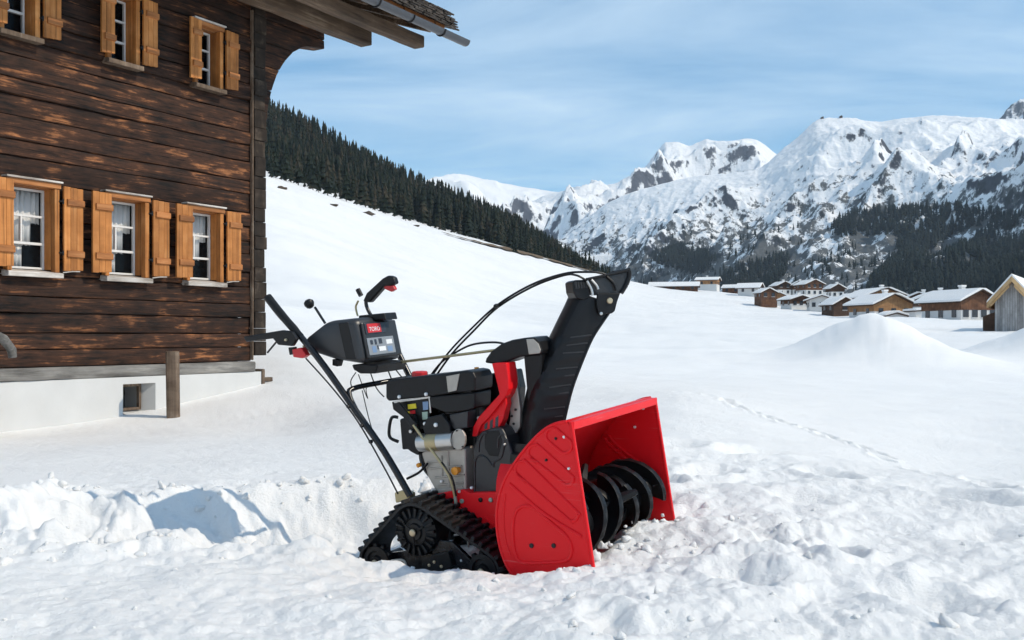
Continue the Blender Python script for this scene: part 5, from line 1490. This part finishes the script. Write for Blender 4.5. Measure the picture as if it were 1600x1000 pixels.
# ------------------------------------------------------------------ village across the field
M['v_wood'] = mat_wood('village_wood', (0.05, 0.024, 0.014), (0.13, 0.060, 0.032), (0.26, 0.13, 0.07), (6, 6, .5), .8, .2, .6)
M['v_wood_dark'] = mat_wood('village_wood_dark', (0.03, 0.018, 0.012), (0.07, 0.038, 0.024), (0.14, 0.08, 0.05), (6, 6, .5), .8, .2, .6)
M['v_wood_light'] = mat_wood('village_wood_light', (0.20, 0.10, 0.045), (0.34, 0.18, 0.08), (0.48, 0.27, 0.13), (6, 6, .5), .8, .2, .6)
M['v_white'] = mat_plain('village_plaster', (0.66, 0.65, 0.63), .9, 0, .08, .5, spec=.1)
M['v_glass'] = mat_plain('village_glass', (0.03, 0.035, 0.045), .15, 0, .2, .5)
M['v_plank'] = mat_wood('silver_planks', (0.20, 0.195, 0.19), (0.33, 0.325, 0.32), (0.44, 0.43, 0.42), (5, 5, .3), .85, .3, .5)
M['v_larch'] = mat_wood('fresh_larch', (0.44, 0.27, 0.12), (0.58, 0.38, 0.19), (0.68, 0.48, 0.27), (3, 3, .5), .7, .2, .5)

def village_house(px, py, Y, w, d, eave, rise, yaw, upper, lower, label, category='house', low_h=2.6, win=(3, 2), chimney=True, over=.9, balcony=False, snow=.45):
    """house with gable (yaw 0 = gable to the viewer), plastered ground floor, timber upper floor, snow-laden roof"""
    x = (px - CXP) / FXP * Y
    z = min(max((HYP - py) / FXP * Y, land_at(x, Y) - .2), land_at(x, Y) + 2.5)
    O = Vector((x, Y, z))
    a = math.radians(yaw)
    A = Vector((math.cos(a), math.sin(a), 0)); B = Vector((-math.sin(a), math.cos(a), 0)); Z = Vector((0, 0, 1))
    fr = (O, A, B, Z)
    q = lambda s, b, h: O + A * s + B * b + Z * h
    r = empty('village_house' if category == 'house' else 'village_barn', Matrix.Translation(O) @ Matrix.Rotation(a, 4, 'Z'), label, category, 'houses of the village across the field')
    hw = w / 2
    if lower: MB().box(fr, -hw, hw, 0, d, -2.5, low_h).build('ground_floor', lower, r)
    else: low_h = -2.5
    MB().prism([q(-hw - .05, -.05, low_h + .002), q(hw + .05, -.05, low_h + .002), q(hw + .05, -.05, eave), q(0, -.05, eave + rise), q(-hw - .05, -.05, eave)], B * (d + .1)).build('upper_floor', upper, r)
    # roof: dark boarding with snow on top
    sl = rise / hw; e = hw + over
    zb = eave - over * sl
    for sgn in (-1, 1):
        MB().prism([q(sgn * e, -over, zb + .02), q(0, -over, eave + rise + .02), q(0, -over, eave + rise + .22), q(sgn * e, -over, zb + .22)], B * (d + 2 * over)).build('roof', 'v_wood_dark', r)
    n = 7; top = []
    for i in range(n + 1):
        t = -1 + 2 * i / n; zz = eave + rise - abs(t) * (e * sl) ; top.append((t * (e + .05), zz + .23 + snow * (1 - .25 * abs(t) ** 3) * random.uniform(.85, 1.1)))
    low = [(e + .05, zb + .225), (0, eave + rise + .225), (-e - .05, zb + .225)]
    MB().prism([q(s, -over - .05, h) for s, h in top] + [q(s, -over - .05, h) for s, h in low], B * (d + 2 * over + .1)).build('roof_snow', 'snow_far', r, bevel=.08)
    # windows, front and (for turned houses) side
    nx, nz = win
    for j in range(nz):
        for i in range(nx):
            sx_ = -hw + w * (i + .5) / nx; hz = 1.0 + j * 2.7
            if hz + 1.2 > eave + rise * (1 - abs(sx_) / hw) - .2: continue
            m = MB().box(fr, sx_ - .5, sx_ + .5, -.16, .0, hz, hz + 1.25).build('window', 'v_glass', r)
            MB().box(fr, sx_ - .62, sx_ + .62, -.12, -.052, hz - .12, hz - .002).build('window_sill', 'v_white', m)
    k = max(2, int(d / 3.2))
    for j in range(nz):
        for i in range(k):
            b0 = d * (i + .5) / k; hz = 1.0 + j * 2.7
            if hz + 1.2 > eave: continue
            for sgn in (-1, 1):
                if (sgn * math.cos(a) * -1 * 0 + sgn * (A.dot(Vector((-x, -Y, 0))))) < 0: continue
                s0 = sgn * (hw + .055)
                MB().box(fr, min(s0, s0 + sgn * .1), max(s0, s0 + sgn * .1), b0 - .5, b0 + .5, hz, hz + 1.25).build('window', 'v_glass', r)
    if balcony:
        bl = MB().box(fr, -hw - .2, hw + .2, -1.2, -.06, low_h + .2, low_h + .32).build('balcony', 'v_wood', r)
        MB().box(fr, -hw - .2, hw + .2, -1.2, -1.12, low_h + .33, low_h + 1.2).build('railing', upper, bl)
    if chimney:
        ch = MB().box(fr, hw * .3, hw * .3 + .8, d * .55, d * .55 + .8, eave + rise * .4, eave + rise + .9).build('chimney', 'v_white', r)
        MB().box(fr, hw * .3 - .1, hw * .3 + .9, d * .55 - .1, d * .55 + .9, eave + rise + .902, eave + rise + 1.2).build('chimney_cap', 'snow_far', ch)
    return r

VH = village_house
VH(1090, 456, 420, 8, 19, 2.2, 1.6, 78, 'v_wood', None, 'long low red-brown barn under snow at the left end of the village', 'barn', chimney=False, win=(2, 1))
VH(1122, 448, 470, 9, 9, 2.9, 1.2, 70, 'v_wood_light', 'v_white', 'pale house with snowy roof just behind the long low barn', win=(3, 1), low_h=1.0)
VH(1202, 468, 330, 5.2, 6, 2.2, 1.3, 8, 'v_wood', None, 'small red-brown gabled hut, leftmost of the main village row', chimney=False, win=(2, 1), over=.5)
VH(1188, 460, 400, 6.5, 8, 2.6, 1.6, 62, 'v_wood_dark', 'v_white', 'dark house with slanting snowy roof behind the small red-brown hut', win=(2, 1), chimney=False)
VH(1226, 462, 440, 6, 7, 4.4, 1.5, 10, 'v_wood_dark', 'v_white', 'dark brown gabled house, left of three in the back row', win=(2, 2))
VH(1248, 462, 440, 5, 7, 4.6, 1.5, -8, 'v_wood', 'v_white', 'narrow brown gabled house, middle of three in the back row', win=(2, 2))
VH(1273, 463, 420, 7.5, 9, 5.0, 1.7, 12, 'v_wood', 'v_white', 'wider brown gabled house, right of three in the back row', win=(3, 2))
VH(1309, 466, 400, 5, 6, 4.0, 1.4, 5, 'v_wood_dark', 'v_white', 'small dark house with snow cap behind the dark barn', win=(2, 1))
VH(1252, 482, 305, 6.2, 7, 2.7, 1.0, 12, 'v_wood', 'v_white', 'brown and white house at the foot of the back row', win=(3, 1), low_h=1.4)
VH(1284, 485, 290, 6.6, 8, 3.0, 1.1, -10, 'v_white', 'v_white', 'white house with flat snowy roof beside the dark barn', win=(3, 1))
VH(1320, 491, 240, 5.4, 6, 2.3, 1.5, 10, 'v_wood_dark', None, 'dark weathered barn with snowy gable in the middle of the village', 'barn', chimney=False, win=(1, 1), over=.6)
VH(1384, 490, 265, 12.5, 12, 4.2, 2.4, 6, 'v_wood_light', 'v_white', 'large chalet with broad snowy gable, tallest in the village centre', win=(4, 2), balcony=True)
VH(1396, 500, 205, 8.6, 9, 3.1, 1.9, 14, 'v_wood_light', 'v_white', 'orange-brown chalet standing in front of the large broad gable', win=(3, 2), low_h=1.6, balcony=False)
VH(1401, 503, 186, 3.8, 3.2, 1.0, .5, 5, 'v_white', None, 'low snow-covered shed before the orange-brown chalet', 'shed', chimney=False, win=(1, 0), over=.3)
VH(1463, 498, 220, 8.8, 10, 3.9, 1.8, -14, 'v_wood', 'v_white', 'brown timber house with white ground floor right of the chalets', win=(3, 2))
VH(1470, 500, 196, 9.6, 5, 1.6, .35, 3, 'v_white', None, 'long low white wing with snowy flat roof', 'annexe', chimney=False, win=(5, 1), over=.3)
VH(1530, 505, 172, 7.2, 10, 3.8, 1.7, 16, 'v_wood', 'v_white', 'big white and timber guest house beside the silver plank barn', win=(4, 2), low_h=2.2, balcony=False)

VH(1160, 459, 440, 5.5, 8, 2.4, 1.2, 60, 'v_wood', None, 'small brown hay barn half way between the long barn and the hut', 'barn', chimney=False, win=(2, 1), over=.5)
VH(1217, 474, 345, 5.0, 6, 2.4, 1.1, -6, 'v_wood_light', 'v_white', 'little light brown house between the red-brown hut and the back row', win=(2, 1), low_h=1.2, over=.6)
VH(1346, 484, 300, 6.0, 7, 3.2, 1.4, 18, 'v_wood', 'v_white', 'brown house tucked between the dark barn and the large chalet', win=(2, 2), over=.7)
VH(1436, 490, 255, 6.5, 8, 3.6, 1.4, -18, 'v_wood_dark', 'v_white', 'dark timber house peeping out right of the large chalet', win=(2, 2), over=.7)
VH(1500, 496, 240, 6.5, 8, 3.8, 1.6, 10, 'v_white', 'v_white', 'white gabled house behind the low white wing', win=(3, 2), over=.7)
# barn of silver planks with fresh larch bargeboards, nearest of the village
def plank_barn():
    Y = 96.0; x = (1582 - CXP) / FXP * Y; z = land_at(x, Y) - .1
    O = Vector((x, Y, z)); a = math.radians(-33); A = Vector((math.cos(a), math.sin(a), 0)); B = Vector((-math.sin(a), math.cos(a), 0)); Z = Vector((0, 0, 1))
    q = lambda s, b, h: O + A * s + B * b + Z * h
    r = empty('plank_barn', Matrix.Translation(O) @ Matrix.Rotation(a, 4, 'Z'), 'silver plank barn with fresh larch bargeboards at the right picture edge', 'barn', 'houses of the village across the field')
    hw, ev, rs, d = 1.5, 3.0, 1.72, 8
    n = 14
    MB().prism([q(-hw + .05, .06, -2), q(hw - .05, .06, -2), q(hw - .05, .06, ev), q(0, .06, ev + rs), q(-hw + .05, .06, ev)], B * d).build('barn_body', 'v_wood_dark', r)
    for i in range(n):
        s0 = -hw + 2 * hw * i / n; s1 = -hw + 2 * hw * (i + 1) / n - .02
        t = lambda s: ev + rs * (1 - abs(s) / hw)
        MB().prism([q(s0, 0, -2), q(s1, 0, -2), q(s1, 0, t(s1)), q(s0, 0, t(s0))], B * .05).build('plank', 'v_plank', r)
    sl = rs / hw; ov = .62
    for sg in (-1, 1):
        e = sg * (hw + ov); zb = ev - ov * sl
        bb = MB().prism([q(e, -.72, zb + .02), q(0, -.72, ev + rs + .02), q(0, -.72, ev + rs + .50), q(e, -.72, zb + .50)], B * .08).build('bargeboard', 'v_larch', r)
        MB().prism([q(e, -.62, zb + .02), q(0, -.62, ev + rs + .02), q(0, -.62, ev + rs + .2), q(e, -.62, zb + .2)], B * (d + 1.2)).build('roof', 'v_larch', r)
        MB().prism([q(e * 1.01, -.66, zb + .22), q(0, -.66, ev + rs + .22), q(0, -.66, ev + rs + .78), q(e * 1.01, -.66, zb + .66)], B * (d + 1.3)).build('roof_snow', 'snow_far', r, bevel=.08)
        MB().prism([q(sg * (hw + .3), -.60, ev - .62), q(sg * (hw + .3), -.60, ev - .37), q(sg * .2, -.6, ev + rs - .25), q(sg * .2, -.6, ev + rs - .5)], B * .12).build('brace', 'v_larch', r)
    MB().prism([q(-hw - 1.2, 1.0, -2), q(-hw - .02, 1.0, -2), q(-hw - .02, 1.0, ev - 1.0), q(-hw - 1.2, 1.0, ev - 1.5)], B * 7).build('lean_to', 'v_wood_dark', r)
plank_barn()

# ------------------------------------------------------------------ strip of bare ground along the forest edge
sv, sf = [], []
for i, p in enumerate(np.linspace(690, 985, 60)):
    row0 = np.interp(p, [690, 740, 800, 860, 910, 985], [347.0, 362.0, 381.0, 396, 408, 428])
    Yc = np.interp(p, [690, 800, 985], [372, 402, 430])
    for k, dy in enumerate((-9, -3, 3, 9)):
        wd = 0.25 + .75 * math.sin(math.pi * i / 59) ** .5
        Yk = Yc + dy * wd * (1 + .4 * math.sin(i * 1.3)); x = (p - CXP) / FXP * Yk
        sv.append((x, Yk, 0))
sv = np.array(sv); sv[:, 2] = land(sv[:, 0].copy(), sv[:, 1].copy()) + .55
o = np_mesh('bare_slope_strip', sv, grid_faces(60, 4), 'earth'); tag(o, kind='structure')

# ------------------------------------------------------------------ single conifers at the edge of the wood
tree_me = []
for i, (V, F) in enumerate(PROTO):
    me = bpy.data.meshes.new('crown'); me.from_pydata(V.tolist(), [], F.tolist()); me.materials.append(M['needle']); me.update()
    tm = MB().lathe((0, 0, -.06), (0, 0, 1), [(.018, 0), (.014, .12), (.004, .8)], 6).build('trunk', 'bark'); t_me = tm.data; bpy.data.objects.remove(tm)
    tree_me.append((me, t_me))
SINGLE = [(424, 300, 8), (431, 306, 11), (440, 309, 7), (447, 312, 12), (455, 316, 9), (466, 318, 13), (476, 322, 8), (489, 326, 12), (498, 330, 10), (512, 333, 14), (524, 336, 9), (541, 342, 12), (557, 347, 9), (571, 352, 13), (586, 356, 10), (602, 360, 12),
          (617, 366, 8), (634, 371, 11), (802, 395, 7), (806, 396, 6), (860, 430, 7), (884, 445, 5), (900, 455, 4), (915, 452, 9), (921, 450, 10), (928, 455, 8), (905, 458, 9), (935, 470, 7), (941, 470, 6), (1018, 430, 4), (1006, 432, 3)]
ORD = ['first', 'second', 'third', 'fourth', 'fifth', 'sixth', 'seventh', 'eighth', 'ninth', 'tenth', 'eleventh', 'twelfth', 'thirteenth', 'fourteenth', 'fifteenth', 'sixteenth', 'seventeenth', 'eighteenth']
SPRUCE = {}
_l = sorted([i for i, t in enumerate(SINGLE) if t[0] < 700], key=lambda i: SINGLE[i][0]); _r = sorted([i for i, t in enumerate(SINGLE) if t[0] >= 700], key=lambda i: SINGLE[i][0])
for k, i in enumerate(_l): SPRUCE[i] = '%s spruce at the forest edge, %s along the edge counted from the timber house' % ('tall' if SINGLE[i][2] > 10 else 'low', ORD[k])
for k, i in enumerate(_r): SPRUCE[i] = '%s spruce alone on the snow slope, %s counted rightwards from the bare strip' % ('small' if SINGLE[i][2] > 5 else 'tiny', ORD[k])
for i, (p, Yt, h) in enumerate(SINGLE):
    x = (p - CXP) / FXP * Yt; z = land_at(x, Yt) - .2
    g = p < 700
    r = empty('spruce_tree', Matrix.Translation((x, Yt, z)) @ Matrix.Rotation(i * 1.7, 4, 'Z') @ Matrix.Diagonal((h, h, h, 1)),
              SPRUCE[i], 'tree',
              'spruces along the forest edge' if g else 'spruces on the open slope')
    for nm, me in zip(('crown', 'trunk'), tree_me[i % 4]):
        c = bpy.data.objects.new(nm, me); COL.objects.link(c); c.parent = r

# ------------------------------------------------------------------ two tiny cabins on the summit
for k, (p, row, lab) in enumerate(((1284, 184, 'tiny dark lift cabin on the left end of the flat summit'), (1314, 183, 'tiny dark lift cabin on the right end of the flat summit'))):
    b = int(np.argmin(np.abs(RP - p))); a = int(np.argmax(RZ[:, b] / RD[:, b])); O = Vector((RX[a, b], RD[a, b], RZ[a, b] - 1))
    r = empty('summit_cabin', Matrix.Translation(O), lab, 'cabin', 'cabins on the summit')
    X_, Y_, Z_ = Vector((1, 0, 0)), Vector((0, 1, 0)), Vector((0, 0, 1))
    MB().box((O, X_, Y_, Z_), -3.4, 3.4, -3, 3, 0, 4).build('cabin_body', 'v_wood_dark', r)
    MB().prism([O + Vector((-4, -3.5, 4.01)), O + Vector((4, -3.5, 4.01)), O + Vector((0, -3.5, 6))], Vector((0, 7, 0))).build('roof', 'v_wood_dark', r)
    MB().tube([O + Vector((3, 0, 4)), O + Vector((3, 0, 8))], .4, 6).build('mast', 'iron', r)

# ------------------------------------------------------------------ loose crumbs and clods of snow
def clod(n_seed):
    bm = bmesh.new(); bmesh.ops.create_icosphere(bm, subdivisions=2, radius=1.0)
    rg = random.Random(n_seed)
    ph = [rg.uniform(0, 6) for _ in range(6)]
    for v in bm.verts:
        c = v.co; k = 1 + .30 * math.sin(3 * c.x + ph[0]) * math.sin(2.5 * c.y + ph[1]) + .16 * math.sin(5 * c.z + ph[2] + 2 * c.x) + rg.uniform(-.16, .16)
        v.co = c * k
    V = np.array([v.co[:] for v in bm.verts]); F = np.array([[q.index for q in f.verts] for f in bm.faces]); bm.free()
    return V, F
CL = [clod(i) for i in range(8)]
spots = []
def M2W(f, w): return (MO.x + MF.x * f + MW.x * w, MO.y + MF.y * f + MW.y * w)
def scatter(n, fn, s0, s1):
    for _ in range(n):
        x, y = fn(); spots.append((x, y, (s0 + (s1 - s0) * random.random() ** 2.5) * .8))
g = random.gauss
scatter(30, lambda: M2W(random.uniform(.52, 1.0), random.uniform(-.4, .45)), .005, .026)          # in front of the scoop
scatter(60, lambda: M2W(random.uniform(-.5, .55), g(-.40, .05)), .005, .022)                        # along the near plate and track
scatter(70, lambda: (lambda x: (x, g(float(np.interp(x, [-2.4, -1.6, -.9, -.3], [4.28, 4.5, 4.7, 4.8])) + .1, .05)))(random.uniform(-2.2, -.4)), .006, .035)                        # lip of the trench
scatter(70, lambda: (lambda x: (x, g(float(np.interp(x, [-2.4, -1.6, -.96], [3.6, 3.74, 4.02])), .08)))(random.uniform(-2.3, -.9)), .006, .035)
scatter(60, lambda: (random.uniform(-1.6, 2.2), random.uniform(2.5, 4.6)), .004, .024)
scatter(34, lambda: (g(-1.75, .4), g(4.0, .16)), .010, .040)
scatter(14, lambda: (random.uniform(.1, 1.2), random.uniform(2.55, 3.0)), .010, .030)
xs = np.array([s[0] for s in spots]); ys = np.array([s[1] for s in spots]); zs = land(xs, ys)
Vs, Fs, k = [], [], 0
for (x, y, s), z in zip(spots, zs):
    lf = (x - MO.x) * MF.x + (y - MO.y) * MF.y; lw = (x - MO.x) * MW.x + (y - MO.y) * MW.y
    if -.95 < lf < .5 and -.33 < lw < .36: continue
    V, F = CL[random.randrange(8)]
    R = np.array(Matrix.Rotation(random.uniform(0, 6.28), 3, (random.random(), random.random(), random.random() + .01)))
    Vs.append((V * np.array([random.uniform(.8, 1.4), random.uniform(.8, 1.3), random.uniform(.55, .9)])) @ R.T * s + np.array([x, y, z + s * .08])); Fs.append(F + k); k += len(V)
o = np_mesh('snow_crumbs', np.concatenate(Vs), np.concatenate(Fs), 'snow'); tag(o, 'loose crumbs and clods of snow scattered around the machine', 'snow crumbs', kind='stuff')

# snow packed into the tracks, the scoop and along the plate
Vs, Fs, k = [], [], 0
def pack(n, fn, s0, s1):
    global k
    for _ in range(n):
        c = fn(); s = s0 + (s1 - s0) * random.random() ** 2
        V, F = CL[random.randrange(8)]
        R = np.array(Matrix.Rotation(random.uniform(0, 6.28), 3, (random.random(), random.random(), random.random() + .01)))
        Vs.append((V * np.array([1.3, 1.0, .7])) @ R.T * s + np.array(c)); Fs.append(F + k); k += len(V)
U = random.uniform
pack(70, lambda: (lambda x: P(x, float(np.interp(x, [556, 640, 700, 770], [889, 897, 905, 911])) + g(0, 3), U(.02, .10)))(U(556, 775)), .005, .017)
pack(26, lambda: P(U(560, 760), U(868, 900), U(.06, .12)), .003, .008)
pack(40, lambda: (lambda x: P(x, float(np.interp(x, [800, 860, 930], [909, 911, 905])) + g(0, 2.5), U(-.05, .0)))(U(800, 932)), .005, .016)
pack(40, lambda: AX0 + MW * U(.05, .66) + MF * U(.02, .15) - MU * U(.085, .125), .006, .022)
pack(16, lambda: AX0 + MW * U(.05, .66) + MF * U(-.1, .12) + MU * U(-.12, .0), .003, .007)
pack(22, lambda: (lambda i: P(float(np.interp(i, [0, 1], [556, 622])), float(np.interp(i, [0, 1], [868, 792])), U(.05, .2)))(U(0, 1)), .003, .007)
o = np_mesh('packed_snow', np.concatenate(Vs), np.concatenate(Fs), 'snow'); tag(o, 'snow packed around the tracks, the scoop edge and the auger', 'packed snow', kind='stuff')

# ------------------------------------------------------------------ bare boulders showing through the snow slope
for (p, row_, Yt, s_, lab) in ((441, 0, 255, 1.5, 'low brown boulder in the snow slope nearest the timber house'), (521, 0, 262, 1.3, 'brown boulder in the snow slope below the forest, second from the house'),
                               (576, 0, 290, 2.2, 'longest brown boulder on the snow slope below the forest'), (650, 0, 335, 1.2, 'small boulder just below the bare strip on the slope')):
    V, F = CL[int(p) % 8]
    x = (p - CXP) / FXP * Yt
    me = bpy.data.meshes.new('boulder'); me.from_pydata((V * np.array([1.5, 1.0, .38]) * s_ * .7).tolist(), [], F.tolist()); me.materials.append(M['bark']); me.update()
    o = bpy.data.objects.new('boulder', me); COL.objects.link(o); o.location = (x, Yt, land_at(x, Yt) + .1); o.rotation_euler = (0, 0, p)
    tag(o, lab, 'boulder', 'boulders on the snow slope')

# crusted slab tilted over a hollow left of the trench
sl = MB(); n = 22; pts = []
sc = Vector((-1.44, 4.14, 0)); sc.z = land_at(sc.x, sc.y) + .045
for i in range(n):
    a = 2 * math.pi * i / n; r_ = 1 + .12 * math.sin(3 * a + 1) + .08 * math.sin(5 * a)
    pts.append(sc + Vector((.088 * r_ * math.cos(a), .075 * r_ * math.sin(a), .006 * math.cos(a) + .018 * math.sin(a))))
sl.prism(pts, Vector((0, 0, .02)))
so = sl.build('snow_slab', 'snow', None, bevel=.010, bseg=3); tag(so, 'flat crusted snow slab with a dark gap beneath, left of the trench', 'snow slab')

# ------------------------------------------------------------------ mountain air
hz = MB().box((Vector((0, 0, 0)), Vector((1, 0, 0)), Vector((0, 1, 0)), Vector((0, 0, 1))), -6700, 6700, -6700, 6700, -120, 1350).build('haze', 'snow')
hz.data.materials.clear()
mh = bpy.data.materials.new('mountain_air'); mh.use_nodes = True
nn = mh.node_tree.nodes; nn.clear()
vo = nn.new('ShaderNodeVolumePrincipled'); vo.inputs['Color'].default_value = (0.72, 0.85, 1.0, 1); vo.inputs['Density'].default_value = 0.000065
oo = nn.new('ShaderNodeOutputMaterial'); mh.node_tree.links.new(vo.outputs[0], oo.inputs['Volume'])
hz.data.materials.append(mh)
tag(hz, 'thin blue mountain air over the whole valley', 'haze', kind='stuff')
